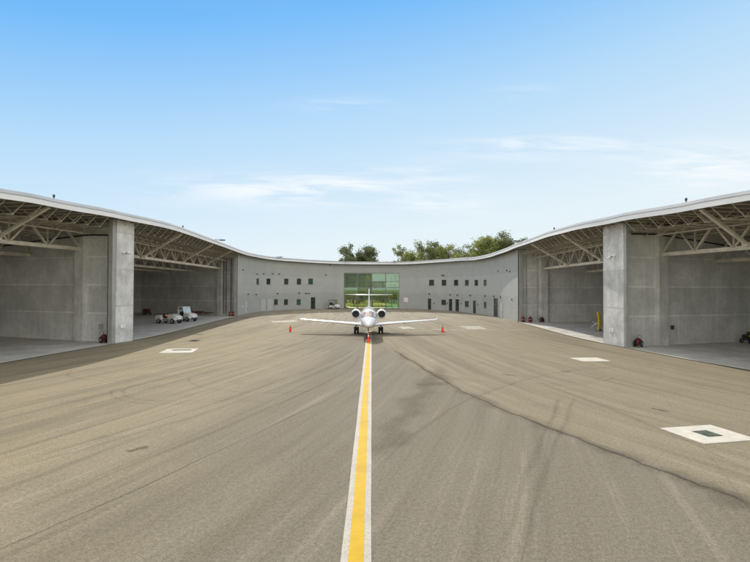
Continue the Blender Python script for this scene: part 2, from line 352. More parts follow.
# ------------------------------------------------------------ plan
def catmull(pts, n=10):
    P = [Vector(p) for p in pts]; P = [P[0]*2-P[1]]+P+[P[-1]*2-P[-2]]; out = []
    for i in range(1, len(P)-2):
        for k in range(n):
            t = k/n; a, b_, c_, d_ = P[i-1:i+3]
            out.append(.5*((2*b_)+(c_-a)*t+(2*a-5*b_+4*c_-d_)*t*t+(3*b_-a-3*c_+d_)*t**3))
    out.append(P[-2]); return out
class Path:
    def __init__(s, pts, n=10):
        s.p = catmull(pts, n); s.s = [0]
        for a, b_ in zip(s.p, s.p[1:]): s.s.append(s.s[-1]+(b_-a).length)
        s.L = s.s[-1]
    def at(s, q):
        q = max(0, min(s.L, q))
        for i in range(len(s.p)-1):
            if q <= s.s[i+1]+1e-9:
                f = (q-s.s[i])/(s.s[i+1]-s.s[i]); return s.p[i].lerp(s.p[i+1], f)
        return s.p[-1]
    def tan(s, q): d = s.at(min(s.L, q+.5))-s.at(max(0, q-.5)); return d.normalized()
    def near(s, pt):
        best = (1e9, 0)
        for i in range(len(s.p)-1):
            a, b_ = s.p[i], s.p[i+1]; d = b_-a; f = max(0, min(1, (Vector(pt)-a).dot(d)/d.dot(d)))
            q = (Vector(pt)-(a+d*f)).length
            if q < best[0]: best = (q, s.s[i]+f*(s.s[i+1]-s.s[i]))
        return best[1]
    def hit(s, d):                             # ray from the camera foot, direction d (2D)
        best = None
        for i in range(len(s.p)-1):
            a, e = s.p[i], s.p[i+1]-s.p[i]; den = d.x*(-e.y)+e.x*d.y
            if abs(den) < 1e-9: continue
            k = (a.x*(-e.y)+e.x*a.y)/den; u = (d.x*a.y-d.y*a.x)/den
            if 0 <= u <= 1 and k > 0: best = (k, s.s[i]+u*(s.s[i+1]-s.s[i]))
        return best
LP = Path([(-35, 2), (-29.8, 13), (-26.8, 23.5), (-24.9, 33.9), (-24.1, 40.5), (-23.4, 46), (-22.85, 51), (-22.9, 58), (-23.4, 69), (-24.0, 81), (-24.5, 92)])
OP = Path([(-24.5, 92), (-24.7, 100), (-24.2, 107), (-22.2, 113.2), (-17.2, 120.3), (-12, 124.3), (-7.3, 126.6), (0, 127.6), (7.4, 127), (12.5, 123.6), (18, 116), (21.2, 106), (22.6, 97), (23.0, 87), (22.85, 77.5)])
RP = Path([(33.5, 2), (29.3, 13), (26.2, 24), (24.2, 31.7), (23.3, 36.6), (22.5, 43), (22.05, 47.5), (21.8, 52), (21.9, 58), (22.4, 67), (22.85, 77.5)])
def ztop(y, right):
    tb = [(2, 11.4), (31, 11.45), (36, 11.65), (45, 11.9), (56, 12.1), (75, 12.05), (92, 11.95), (105, 12.1), (118, 12.05), (128, 11.9)]
    if right: tb = [(2, 11.2), (30, 11.28), (35, 11.35), (43, 11.62), (52, 11.8), (60, 11.93), (73, 11.93), (84, 11.75), (92, 11.6), (100, 11.6), (112, 11.95), (118, 12.0), (128, 11.9)]
    for (a, za), (b_, zb) in zip(tb, tb[1:]):
        if y <= b_: f = max(0, (y-a)/(b_-a)); f = f*f*(3-2*f); return za+(zb-za)*f
    return tb[-1][1]
def ctr_blend(x, y):
    f = max(0, min(1, (x+10)/20)); return ztop(y, False)*(1-f)+ztop(y, True)*f
OVER = 1.2; FH = .68

def front_row(path, side, s0, s1, step, edge):
    """points along the roof edge between s0 and s1; side=+1: courtyard lies to the right of travel"""
    n = max(2, int(round((s1-s0)/step))); row = []
    for i in range(n+1):
        q = s0+(s1-s0)*i/n; p_ = path.at(q); tt = path.tan(q); inw = Vector((tt.y, -tt.x))*side
        row.append((p_+inw*edge, p_, q))
    return row

class BackLine:
    """maps path parameter to a point on the rear line of a building"""
    def __init__(s, ss, pts): s.ss = ss; s.pts = [Vector(p) for p in pts]
    def at(s, q):
        for i in range(len(s.ss)-1):
            if q <= s.ss[i+1] or i == len(s.ss)-2:
                f = (q-s.ss[i])/(s.ss[i+1]-s.ss[i]); return s.pts[i].lerp(s.pts[i+1], f)

def roof_parts(b_root, path, side, s0, s1, back, zf):
    row = front_row(path, side, s0, s1, 1.0, OVER)
    E = [r[0] for r in row]; n = len(E); Z = [zf(r[1]) for r in row]
    inw = [(E[i]-row[i][1]).normalized() for i in range(n)]
    # fascia (lower vertical band) with a drip lip
    def band(prof, name, mat, parent=None):
        rings = []
        for i in range(n): rings.append([Vector((*(E[i]+inw[i]*a), Z[i]+z_)) for a, z_ in prof])
        return MB().loft(rings)
    fas = band([(0, -FH), (0.0, -.26), (-.18, -.26), (-.18, -FH+.04), (-.04, -FH+.04), (-.04, -FH)], '', '').build('fascia', 'fascia', b_root, smooth=False)
    cop = band([(.03, -.30), (.03, -.262), (-.22, 0), (-.5, 0), (-.5, -.08), (-.002, -.258), (-.002, -.30)], '', '')
    cp = sub(cop, 'coping', 'coping', fas, b_root)
    # slab
    mb = MB(); ring = []
    for i in range(n):
        bp = back.at(row[i][2]); a = E[i]-inw[i]*.19
        d = (bp-row[i][1]).normalized()*.8; bp = bp+d
        zb = Z[i]-FH+.08
        ring.append([Vector((*a, zb)), Vector((*a, Z[i]-.10)), Vector((*bp, Z[i]-.10)), Vector((*bp, zb))])
    mb.loft(ring); mb.build('roof', 'deck', b_root)
    tp = MB(); ring = []
    for i in range(n):
        bp = back.at(row[i][2]); a = E[i]-inw[i]*.45; bp += (bp-row[i][1]).normalized()*.85
        ring.append([Vector((*a, Z[i]-.095)), Vector((*a, Z[i]-.03)), Vector((*bp, Z[i]-.03)), Vector((*bp, Z[i]-.095))])
    tp.loft(ring).build('roof_membrane', 'membrane', b_root)

def wall_between(a, b_, th, z0, z1, nrm=None):
    a, b_ = Vector(a), Vector(b_); d = (b_-a).normalized(); n_ = Vector((-d.y, d.x))
    if nrm is not None and n_.dot(Vector(nrm)) < 0: n_ = -n_
    return MB().prism([a, b_, b_+n_*th, a+n_*th], z0, z1)

def joist(a, b_, zt, depth):
    """open-web steel joist from a to b (2D), top at zt"""
    mb = MB(); A = Vector((*a, zt)); B = Vector((*b_, zt)); L = (B-A).length; k = max(4, int(L/.95)); dn = Vector((0, 0, -depth))
    mb.beam(A, B, .13, .09); mb.beam(A.lerp(B, 1/k)+dn, A.lerp(B, 1-1/k)+dn, .14, .09)
    for i in range(k):
        p0 = A.lerp(B, i/k); p1 = A.lerp(B, (i+1)/k)
        if i % 2: mb.beam(p0+dn, p1, .045, .045)
        else: mb.beam(p0, p1+dn, .045, .045)
    return mb
def girder(b_root, a, b_, zb, zt, n, wr=.15):
    A = Vector((*a, zb)); B = Vector((*b_, zb)); up = Vector((0, 0, zt-zb)); mb = MB()
    mb.beam(A+up, B+up, .26, .24)
    for i in range(n):
        p0 = A.lerp(B, i/n); p1 = A.lerp(B, (i+1)/n); mid = (p0+p1)/2+up
        mb.beam(p0, mid, wr, wr); mb.beam(mid, p1, wr, wr)
        mb.beam(p1-Vector((0, 0, .0)), p1+up, wr*.72, wr*.72)
        mb.box(p1+Vector((0, 0, .12)), (.5, .5, .06))
    o = mb.build('roof_truss', 'steel', b_root)
    ch = MB(); ch.beam(A, B, .30, .32); sub(ch, 'bottom_chord', 'steel_light', o, b_root)
    return o
def zf_left(p_): return ztop(p_.y, False)
def zf_right(p_): return ztop(p_.y, True)
def zf_off(p_): return ctr_blend(p_.x, p_.y)

# ------------------------------------------------------------ ground
def sheet(name, poly, z, mat):
    mb = MB(); mb.add([(p[0], p[1], z) for p in poly], [tuple(range(len(poly)))]); return mb.build(name, mat)
struct(sheet('ground', [(-1500, -1500), (1500, -1500), (1500, 2500), (-1500, 2500)], -.06, 'grass'))
# apron, as a slab that follows the building front
ap = [(-60, -40), (60, -40)] + [(p_.x+.3, p_.y) for p_ in RP.p if p_.y > 6] + [(p_.x*1.01, p_.y+.25) for p_ in OP.p[::-1][1:]] + [(p_.x-.3, p_.y) for p_ in LP.p[::-1][1:] if p_.y > 6]
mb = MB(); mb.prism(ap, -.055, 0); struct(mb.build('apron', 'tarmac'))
# dark crack running to the lower right, with blotches beside it
def softmat(name, col, core, maxa, breakup):
    m, t, b = newmat(name); p = pos(t); uv = N(t, 'ShaderNodeUVMap'); s_ = N(t, 'ShaderNodeSeparateXYZ'); t.links.new(uv.outputs[0], s_.inputs[0])
    f = noise_fac(t, p, 1.3, 7, .7, .3); f2 = noise_fac(t, p, 14, 4, .8)
    d = mth(t, 'MULTIPLY', mth(t, 'ABSOLUTE', mth(t, 'SUBTRACT', s_.outputs[0], .5)), 2.0)
    d = mth(t, 'ADD', d, mth(t, 'MULTIPLY', mth(t, 'SUBTRACT', f, .5), .9))
    al = mth(t, 'MULTIPLY', mth(t, 'SUBTRACT', 1.0, sstep(t, d, core, .85)), sstep(t, f, .5-breakup, .5+breakup*.3))
    al = mth(t, 'MULTIPLY', al, mth(t, 'MULTIPLY', sstep(t, f2, .2, .6), maxa))
    # fade at both ends
    en = mth(t, 'MULTIPLY', sstep(t, s_.outputs[1], 0.0, .12), mth(t, 'SUBTRACT', 1.0, sstep(t, s_.outputs[1], .88, 1.0)))
    t.links.new(mth(t, 'MULTIPLY', al, en), b.inputs['Alpha']); b.inputs['Base Color'].default_value = (*col, 1); b.inputs['Roughness'].default_value = .95; b.inputs['Specular IOR Level'].default_value = .1
    M[name] = m
softmat('crack_core', (.065, .055, .042), .15, .62, .34)
softmat('dirt_band', (.09, .078, .055), .0, .27, .45)
softmat('tyre_track', (.10, .088, .065), .1, .17, .38)
softmat('oil_spot', (.07, .055, .04), .0, .6, .5)
softmat('pale_joint', (.42, .38, .28), .3, .45, .3)
rbz = [.0022]
def ribbon(name, pts, w0, mat, z=None, wob=.03, seed=1):
    if z is None: rbz[0] += .0004; z = rbz[0]
    rr = random.Random(seed); P = catmull(pts, 14); L_, R_ = [], []; k = len(P); ph = rr.uniform(0, 6)
    for i, p_ in enumerate(P):
        d = (P[min(i+1, k-1)]-P[max(i-1, 0)]).normalized(); n_ = Vector((-d.y, d.x)); c_ = p_+n_*wob*(math.sin(i*.5+ph)+.5*math.sin(i*1.3+ph*2)); ww = w0*(1+.25*math.sin(i*.37+ph))
        L_.append(c_+n_*ww/2); R_.append(c_-n_*ww/2)
    mb = MB(); mb.add([(*q, z) for q in L_]+[(*q, z) for q in R_], [(i, i+1, k+i+1, k+i) for i in range(k-1)]); o = mb.build(name, mat)
    uvl = o.data.uv_layers.new(name='UVMap')
    for lp in o.data.loops:
        v = lp.vertex_index; uvl.data[lp.index].uv = (0 if v < k else 1, (v % k)/(k-1))
    return struct(o)
gp = lambda *a: [G(*q).xy for q in a]
ck = gp((388, 347), (400, 354), (420, 366), (455, 387), (500, 408), (550, 428), (610, 451), (660, 470), (720, 492), (790, 519))
ribbon('apron_stain', ck, 1.2, 'dirt_band', wob=.12, seed=4)
ribbon('apron_crack', ck, .22, 'crack_core', wob=.04, seed=3)
ribbon('apron_stain', gp((445, 362), (430, 384), (415, 402), (395, 430), (378, 460)), 2.0, 'dirt_band', wob=.2, seed=5)
ribbon('apron_stain', gp((415, 385), (432, 384), (452, 383)), 1.5, 'dirt_band', wob=.1, seed=8)
ribbon('apron_stain', gp((700, 480), (730, 500), (775, 516)), 1.6, 'dirt_band', wob=.1, seed=9)
for sd_, pts_ in enumerate([[(0, 466), (120, 432), (230, 398), (330, 362), (358, 347)], [(0, 472), (125, 437), (237, 402), (333, 366), (361, 349)], [(0, 520), (140, 462), (260, 412), (345, 372), (362, 352)],
                            [(40, 410), (110, 393), (190, 372), (270, 352), (330, 340)], [(45, 416), (118, 398), (200, 376), (278, 355), (335, 342)],
                            [(520, 562), (545, 470), (566, 420), (575, 395)], [(500, 562), (528, 470), (551, 420), (561, 395)],
                            [(750, 398), (660, 380), (570, 360), (480, 342)], [(750, 410), (655, 388), (562, 365), (470, 346)], [(750, 470), (650, 425), (560, 390), (470, 358)],
                            [(375, 470), (420, 430), (480, 395), (560, 372), (640, 366)]]):
    ribbon('tyre_track', gp(*pts_), .34, 'tyre_track', wob=.03, seed=30+sd_)
# gently curved scrub arcs left by turning aircraft
for sd_, (cx_, cy_, r_, a0, a1) in enumerate([(-9, 26, 3.4, 150, 330), (-9, 26, 3.9, 150, 330), (-14, 32, 4.5, 180, 360), (-5, 30, 5.5, 190, 300), (9, 33, 6, 200, 330), (9, 33, 6.5, 200, 330)]):
    ribbon('tyre_track', [Vector((cx_+r_*math.cos(R(a0+(a1-a0)*i/8)), cy_+r_*math.sin(R(a0+(a1-a0)*i/8)))) for i in range(9)], .26, 'tyre_track', wob=.02, seed=60+sd_)
ribbon('apron_joint', gp((-20, 562), (0, 549), (120, 497), (250, 436), (330, 398), (362, 380)), .06, 'crack_core', wob=.02, seed=16)
ribbon('apron_joint', gp((250, 352), (300, 344), (352, 336)), .16, 'crack_core', wob=.02, seed=17)
ribbon('apron_joint', gp((-10, 452), (120, 412), (230, 380), (320, 352)), .08, 'pale_joint', wob=.02, seed=18)
for sd_, pts_ in enumerate([[(650, 408), (660, 410), (670, 412)], [(502, 374), (508, 375), (516, 376)], [(126, 452), (138, 449), (150, 446)], [(560, 371), (566, 372), (572, 372)]]):
    ribbon('oil_spot', gp(*pts_), .45, 'oil_spot', wob=.02, seed=80+sd_)
# centre line: speckled white margins and a yellow stripe, thin sheets
def stripe(name, x0, x1, y0, y1, z, mat):
    xc = lambda y: -.262+(.0016*(y-9.4))
    mb = MB(); ys = [y0+(y1-y0)*i/30 for i in range(31)]
    mb.add([(xc(y)+x0+.006*math.sin(y*1.7), y, z) for y in ys]+[(xc(y)+x1+.006*math.sin(y*1.3+1), y, z) for y in ys], [(i, 31+i, 32+i, i+1) for i in range(30)]); return struct(mb.build(name, mat))
stripe('line_marking_border', -.285, .285, -12, 60, .016, 'white_line')
stripe('line_marking', -.145, .140, -12, 60, .020, 'yellow')
# pale painted / concrete pads
def quad(name, px, z, mat):
    return struct(sheet(name, [G(*q).xy for q in px], z, mat))
quad('apron_marking', [(459, 326.3), (480, 326.3), (488, 329.3), (468, 329.3)], .016, 'patch')
quad('apron_marking', [(397.5, 326.8), (410, 326.8), (415.6, 329), (402, 329)], .016, 'patch')
quad('apron_marking', [(271, 321.3), (296, 320.2), (297, 321.6), (273, 322.8)], .016, 'patch')
quad('apron_marking', [(503, 323), (506, 323), (514, 326), (510, 326)], .016, 'patch_faint')
quad('apron_marking', [(430, 329.2), (495, 329.6), (498, 330.4), (432, 330.1)], .016, 'patch_faint')
quad('apron_marking', [(505, 329.6), (535, 329.8), (538, 330.6), (508, 330.5)], .016, 'patch_faint')
def rectpad(name, label, cen, a, sx, sy, gx, gy, gmat='dark', goff=(0, 0)):
    rt = root(name, label, 'drain pad', (cen[0], cen[1], 0), R(a), 'concrete drain pads set in the apron')
    mb = MB(); mb.box((0, 0, .008), (sx, sy, .032)); mb.build('concrete_pad', 'pad', rt, bevel=.005)
    if gx:
        g = MB(); g.box((goff[0], goff[1], .026), (gx, gy, .012)); fr = g.build('grate', gmat, rt)
        s_ = MB()
        for i in range(9): s_.box((goff[0]-gx/2+gx*(i+.5)/9, goff[1], .035), (gx/9*.5, gy*.94, .008))
        s_.build('grate_bars', gmat, fr)
    return rt
rectpad('drain_pad', 'large pale concrete pad with grey-green grate at right foreground', (11.9, 17.65), 12, 2.25, 1.9, .62, .7, 'grate_green')
rectpad('drain_pad', 'small blank pale concrete pad before the right pillar', (15.9, 36.2), 5, 2.1, 1.9, 0, 0)
rectpad('drain_pad', 'pale concrete pad with a dark slot beside the left shaded strip', (-15.45, 40.6), 8, 2.5, 2.7, 1.5, .42, 'grate', (.1, .35))
mb = MB(); mb.box((0, 0, .008), (.7, 1.0, .03)); o = mb.build('drain_grate', 'grate', loc=(-17.0, 48.4, 0)); tag(o, 'small dark flush grate in the tarmac beyond the slotted left pad', 'drain grate')

# ------------------------------------------------------------ hangars
def hangar(name, label, path, side, bays, divs, zf, pill, braces, gz, near_end):
    """bays: param limits; divs: list of (front pt, rear pt) of the radial walls, near to far"""
    loc = (path.at(path.L*.5).x, path.at(path.L*.5).y, 0)
    rt = root(name, label, 'hangar', loc, 0, None, world=True)
    ss = [path.near(d[0]) for d in divs]; ss[-1] = path.L; ss[0] = 0.0
    back = BackLine(ss, [d[1] for d in divs])
    roof_parts(rt, path, side, 0, path.L, back, zf)
    # floor slabs per bay (stuff of the setting)
    fl = []
    n = 60
    for i in range(n+1): fl.append(path.at(path.L*i/n))
    poly = fl+[back.at(path.L*i/n) for i in range(n, -1, -1)]
    mb = MB(); mb.prism(poly, -.05, .012); struct(mb.build('hangar_floor', 'floor'))
    # bright worn curb strip at the threshold
    mbs = MB(); rg = []
    for i in range(n+1):
        q = path.L*i/n; p_ = path.at(q); tt = path.tan(q); inw = Vector((tt.y, -tt.x))*side
        a, c_ = p_+inw*.05, p_-inw*.55
        rg.append([Vector((*a, -.04)), Vector((*a, .018)), Vector((*c_, .018)), Vector((*c_, -.04))])
    mbs.loft(rg); struct(mbs.build('threshold_strip', 'pad'))
    mbs = MB(); rg = []
    for i in range(n+1):
        q = path.L*i/n; p_ = path.at(q); tt = path.tan(q); inw = Vector((tt.y, -tt.x))*side
        a, c_ = p_+inw*.26, p_+inw*.055
        rg.append([Vector((*a, -.03)), Vector((*a, .008)), Vector((*c_, .008)), Vector((*c_, -.03))])
    mbs.loft(rg); struct(mbs.build('drain_channel', 'grate'))
    wt = min(zf(p_) for p_ in fl)-FH+.08
    # rear walls between radial walls
    for k in range(len(divs)-1):
        a, b_ = Vector(divs[k][1]), Vector(divs[k+1][1])
        wall_between(a, b_, .35, 0, wt+.2, nrm=(a-Vector(divs[k][0]))).build('rear_wall', 'concrete', rt)
        cp_ = a.lerp(b_, .72); MB().box((*(cp_+(Vector(divs[k][0])-a).normalized()*.3), wt/2), (.8, .8, wt)).build('column', 'concrete_plain', rt)
    for k, (f_, r_) in enumerate(divs):
        f_, r_ = Vector(f_), Vector(r_); d = (r_-f_).normalized()
        top = zf(f_)-FH+.06
        nn = Vector((0, 1)) if k < len(divs)-1 else Vector((0, 1))
        wall_between(f_+d*(.02 if 0 < k < len(divs)-1 else .3), r_, .45, 0, top, nrm=nn).build('partition_wall', 'concrete', rt)
        # pilaster that carries the main truss
        c_ = f_+d*4.1
        n_ = Vector((-d.y, d.x)); n_ = n_ if n_.y < 0 else -n_
        if k > 0:
            MB().box((*(c_+n_*.22), top/2-.02), (1.1, .46, top-.04), rz=math.atan2(d.y, d.x)).build('column', 'concrete_plain', rt)
        if k < len(divs)-1:
            MB().box((*(c_-n_*.68), top/2-.02), (1.1, .46, top-.04), rz=math.atan2(d.y, d.x)).build('column', 'concrete_plain', rt)
    # trusses parallel to the opening
    for k in range(len(divs)-1):
        f0, r0 = Vector(divs[k][0]), Vector(divs[k][1]); f1, r1 = Vector(divs[k+1][0]), Vector(divs[k+1][1])
        d0 = (r0-f0).normalized(); d1 = (r1-f1).normalized()
        for off, dz in ((4.1, 0), (11, -.45), (18, -.5)):
            a, b_ = f0+d0*off, f1+d1*off
            dd_ = (b_-a).normalized(); a = a+dd_*.9; b_ = b_-dd_*.35
            npan = max(4, round((b_-a).length/3.6))
            girder(rt, a, b_, gz+dz, wt-.12, npan, .17 if off < 5 else .13)
        # purlins parallel to the opening, deep in the roof
        for off in (2.3, 5.6, 7.4, 9.2, 12.5, 14.5, 16.5, 20.5):
            a, b_ = f0+d0*off, f1+d1*off
            joist(a, b_, wt-.12, .6).build('cross_joist', 'steel_light' if off < 1 else 'steel', rt)
    # radial open web joists
    nj = int(path.L/1.5)
    for i in range(1, nj):
        q = path.L*i/nj
        if path.at(q).y < 10: continue
        a = path.at(q); b_ = back.at(q); tt = path.tan(q); inw = Vector((tt.y, -tt.x))*side
        joist(a+inw*.75, b_, zf(a)-FH+.05 if False else min(zf(a)-FH+.06, 99), .8).build('roof_joist', 'steel', rt)
    # pillar on the opening line
    (p0, p1, j0) = pill
    p0, p1, j0 = Vector(p0), Vector(p1), Vector(j0); tt = (p1-p0).normalized(); nn = Vector((-tt.y, tt.x))
    if nn.x*p0.x < 0: nn = -nn
    tp = zf(p0)-FH+.06; PT = .5 if p0.x < 0 else .25
    MB().prism([p0, p1, p1+nn*PT, p0+nn*PT], 0, tp).build('pillar', 'concrete_light', rt)
    MB().prism([j0+nn*.08, p0-tt*.003+nn*.08, p0-tt*.003+nn*PT, j0+nn*PT], 0, tp).build('door_jamb', 'jamb', rt)
    MB().prism([p1+tt*.003+nn*.1, p1+tt*.2+nn*.1, p1+tt*.2+nn*.5, p1+tt*.003+nn*.5], 0, tp).build('door_jamb', 'jamb', rt)
    # outrigger braces from truss chord to the roof edge
    for (px, off, lead) in braces:
        q = path.near(px); p_ = path.at(q); t_ = path.tan(q); inw = Vector((t_.y, -t_.x))*side
        a = Vector((*(p_-inw*off), gz+.1)); e = p_+inw*.75-t_*lead
        z1 = zf(p_)-FH+.0
        mb = MB(); mb.beam(a, (*e, z1), .24, .20); mb.box(a, (.5, .5, .3)); mb.build('outrigger_brace', 'steel_light', rt)
    # end jamb against the office
    q = path.L-.5; p_ = path.at(q); t_ = path.tan(q); inw = Vector((t_.y, -t_.x))*side
    MB().prism([p_+t_*.05-inw*.1, p_+t_*.35-inw*.1, p_+t_*.35-inw*.6, p_+t_*.05-inw*.6], 0, zf(p_)-FH+.05).build('door_jamb', 'jamb', rt)
    return rt, back, wt
LD = [((-35, 2), (-57, -9)), ((-23.85, 46.85), (-48, 55.8)), ((-24.5, 92), (-47.5, 104))]
RD = [((33.5, 2), (55, -9)), ((22.7, 44.55), (46, 52.3)), ((22.85, 77.5), (47, 79.6))]
hl, backL, wtL = hangar('hangar', 'open-fronted concrete hangar on the left with tan roof trusses', LP, 1, None, LD, zf_left,
    ((-23.25, 45.85), (-22.80, 48.15), (-23.33, 45.4)), [((-25.8, 28), 4.3, 1.0), ((-24.6, 38), 4.3, 1.0), ((-23, 60.5), 4.3, 2.0), ((-23.6, 74), 4.3, 2.0), ((-24.2, 85.5), 4.3, 2.0)], 8.75, None)
hr, backR, wtR = hangar('hangar', 'open-fronted concrete hangar on the right with tan roof trusses', RP, -1, None, RD, zf_right,
    ((22.30, 44.0), (22.06, 47.3), (22.34, 43.72)), [((25.6, 26.5), 4.0, 1.0), ((23.8, 35.6), 4.0, 1.0), ((21.9, 56), 4.0, 1.0), ((22.5, 67.5), 4.0, 0.0)], 8.3, None)
# cable looped on the partition walls
def cable(parent, pts, r=.05, mat='black'):
    mb = MB()
    for a, b_ in zip(pts, pts[1:]): mb.tube(a, b_, r, n=6)
    return mb.build('cable', mat, parent)
def on_wall(f_, r_, d, z, off=.12):
    f_, r_ = Vector(f_), Vector(r_); u = (r_-f_).normalized(); n_ = Vector((-u.y, u.x)); n_ = n_ if n_.y < 0 else -n_
    return Vector((*(f_+u*d+n_*off), z))
cable(hl, [on_wall(*LD[1], .75, .5), on_wall(*LD[1], .75, 10.0), on_wall(*LD[1], 3.2, 10.1), on_wall(*LD[1], 3.6, 10.0, .6), on_wall(*LD[1], 9, 9.7, .6), on_wall(*LD[1], 24, 8.6, .3)], .07)
cable(hr, [on_wall(*RD[1], .7, 10.1), on_wall(*RD[1], 3.3, 10.15), on_wall(*RD[1], 4.3, 10.0, .6), on_wall(*RD[1], 9, 9.6, .6), on_wall(*RD[1], 16, 9.1), on_wall(*RD[1], 24, 8.8)], .07)

for dx in (3.2, 2.6, 1.4):
    a = on_wall(*LD[2], dx, .4, .16); MB().tube(a, a+Vector((0, 0, 10.2)), .07, n=8).build('pipe', 'dark', hl)
for dx in (1.2, 3.0):
    a = on_wall(*RD[2], dx, .4, .16); MB().tube(a, a+Vector((0, 0, 10.2)), .05, n=8).build('pipe', 'jamb', hr)
a = on_wall(*LD[1], 1.6, .3, .12); MB().box(a+Vector((0, 0, 1.1)), (.35, .14, .5)).build('electrical_box', 'jamb', hl)
a = on_wall(*RD[1], 5.5, .3, .12); MB().box(a+Vector((0, 0, 1.3)), (.25, .14, .35)).build('electrical_box', 'dark', hr)

# ------------------------------------------------------------ office building
oloc = (0, 127.6, 0)
of = root('office_building', 'long curved grey office building with small square windows and a tall green glass entrance', 'office building', oloc, 0, None, world=True)
def ohit(x, y=300):
    v = ray(x, y); k, q = OP.hit(Vector((v.x, v.y))); return q, CH+v.z*k
def ospan(x0, x1, yt, yb):
    q0, _ = ohit(x0); q1, _ = ohit(x1); xm = (x0+x1)/2
    return q0, q1, ohit(xm, yb)[1], ohit(xm, yt)[1]
wins = []
for i, (xc, w_, g) in enumerate([(257.6, 2.7, 0), (268.4, 4.0, 0), (286.2, 4.3, 0), (298.9, 4.3, 0), (310.5, 4.7, 1)]): wins.append((xc-w_/2, xc+w_/2, 278.5, 284.5, g))
for (xc, w_, g) in [(276, 3.8, 0), (286, 4, 0), (298.7, 4, 1)]: wins.append((xc-w_/2, xc+w_/2, 299.2, 304.9, g))
for (xc, w_) in [(431.5, 5), (444, 4.6), (456, 4.3), (466.8, 3.9), (476.2, 3.5), (485, 2.9)]: wins.append((xc-w_/2, xc+w_/2, 279.8, 285.6, 0))
wins += [(441.4, 446, 299.8, 305, 0), (464.8, 468.6, 301, 306.8, 0), (483.7, 486.4, 301.8, 308, 0)]
doors_g = [(310.8, 315.4, 297.3), (427.8, 431.2, 298.6), (448.8, 452.2, 299), (455.4, 459, 299.2), (472.9, 475.9, 300.6), (493.6, 497.8, 298.2)]
openings = []
for x0, x1, yt, yb, g in wins: openings.append((*ospan(x0, x1, yt, yb), 'win', g))
for x0, x1, yt in doors_g:
    q0, q1, zb, zt = ospan(x0, x1, yt, 310); openings.append((q0, q1, 0.0, zt, 'door', 0))
q0, q1, zb, zt = ospan(343.9, 399.3, 273.0, 308.5); CW = (q0, q1, zt); openings.append((q0, q1, 0.0, zt, 'glass', 0))
for o_ in openings: print('opening', [round(v, 2) if isinstance(v, float) else v for v in o_])
ztw = lambda q: ctr_blend(OP.at(q).x, OP.at(q).y)-FH+.07
S_ = sorted(set([round(v, 4) for o_ in openings for v in o_[:2]]+[0.0, OP.L]+[i*1.0 for i in range(1, int(OP.L))]))
Zb = sorted(set([round(v, 4) for o_ in openings for v in o_[2:4]]+[0.0, 99.0]))
def inside(sm, zm): return any(o_[0] < sm < o_[1] and o_[2] < zm < o_[3] for o_ in openings)
def opt(q, dz, z):     # dz: distance behind the face
    p_ = OP.at(q); tt = OP.tan(q); outw = Vector((-tt.y, tt.x)); p_ = p_+outw*dz; return Vector((p_.x, p_.y, min(z, ztw(q))))
mb = MB(); TH = .30
for i in range(len(S_)-1):
    for j in range(len(Zb)-1):
        sm = (S_[i]+S_[i+1])/2; zm = (Zb[j]+min(Zb[j+1], 11))/2
        if inside(sm, zm): continue
        a, c_ = S_[i], S_[i+1]; z0, z1 = Zb[j], Zb[j+1]
        mb.add([opt(a, 0, z0), opt(c_, 0, z0), opt(c_, 0, z1), opt(a, 0, z1)], [(0, 1, 2, 3)])
        for (di, dj, e) in ((-1, 0, (a, z0, a, z1)), (1, 0, (c_, z0, c_, z1)), (0, -1, (a, z0, c_, z0)), (0, 1, (a, z1, c_, z1))):
            ii, jj = i+di, j+dj
            if 0 <= ii < len(S_)-1 and 0 <= jj < len(Zb)-1 and inside((S_[ii]+S_[ii+1])/2, (Zb[jj]+min(Zb[jj+1], 11))/2):
                mb.add([opt(e[0], 0, e[1]), opt(e[2], 0, e[3]), opt(e[2], TH, e[3]), opt(e[0], TH, e[1])], [(0, 1, 2, 3)])
mb.build('wall', 'clad', of)
def rect_frame(qa, qb, z0, z1, w_, dep0, dep1):
    mb = MB()
    def bar(a, b_, c_, d_):
        v = [opt(q, d, z) for z in (c_, d_) for d in (dep0, dep1) for q in (a, b_)]
        mb.add(v, [(0, 1, 3, 2), (4, 6, 7, 5), (0, 4, 5, 1), (2, 3, 7, 6), (0, 2, 6, 4), (1, 5, 7, 3)])
    bar(qa, qa+w_, z0, z1); bar(qb-w_, qb, z0, z1); bar(qa+w_, qb-w_, z1-w_, z1); bar(qa+w_, qb-w_, z0, z0+w_)
    return mb, bar
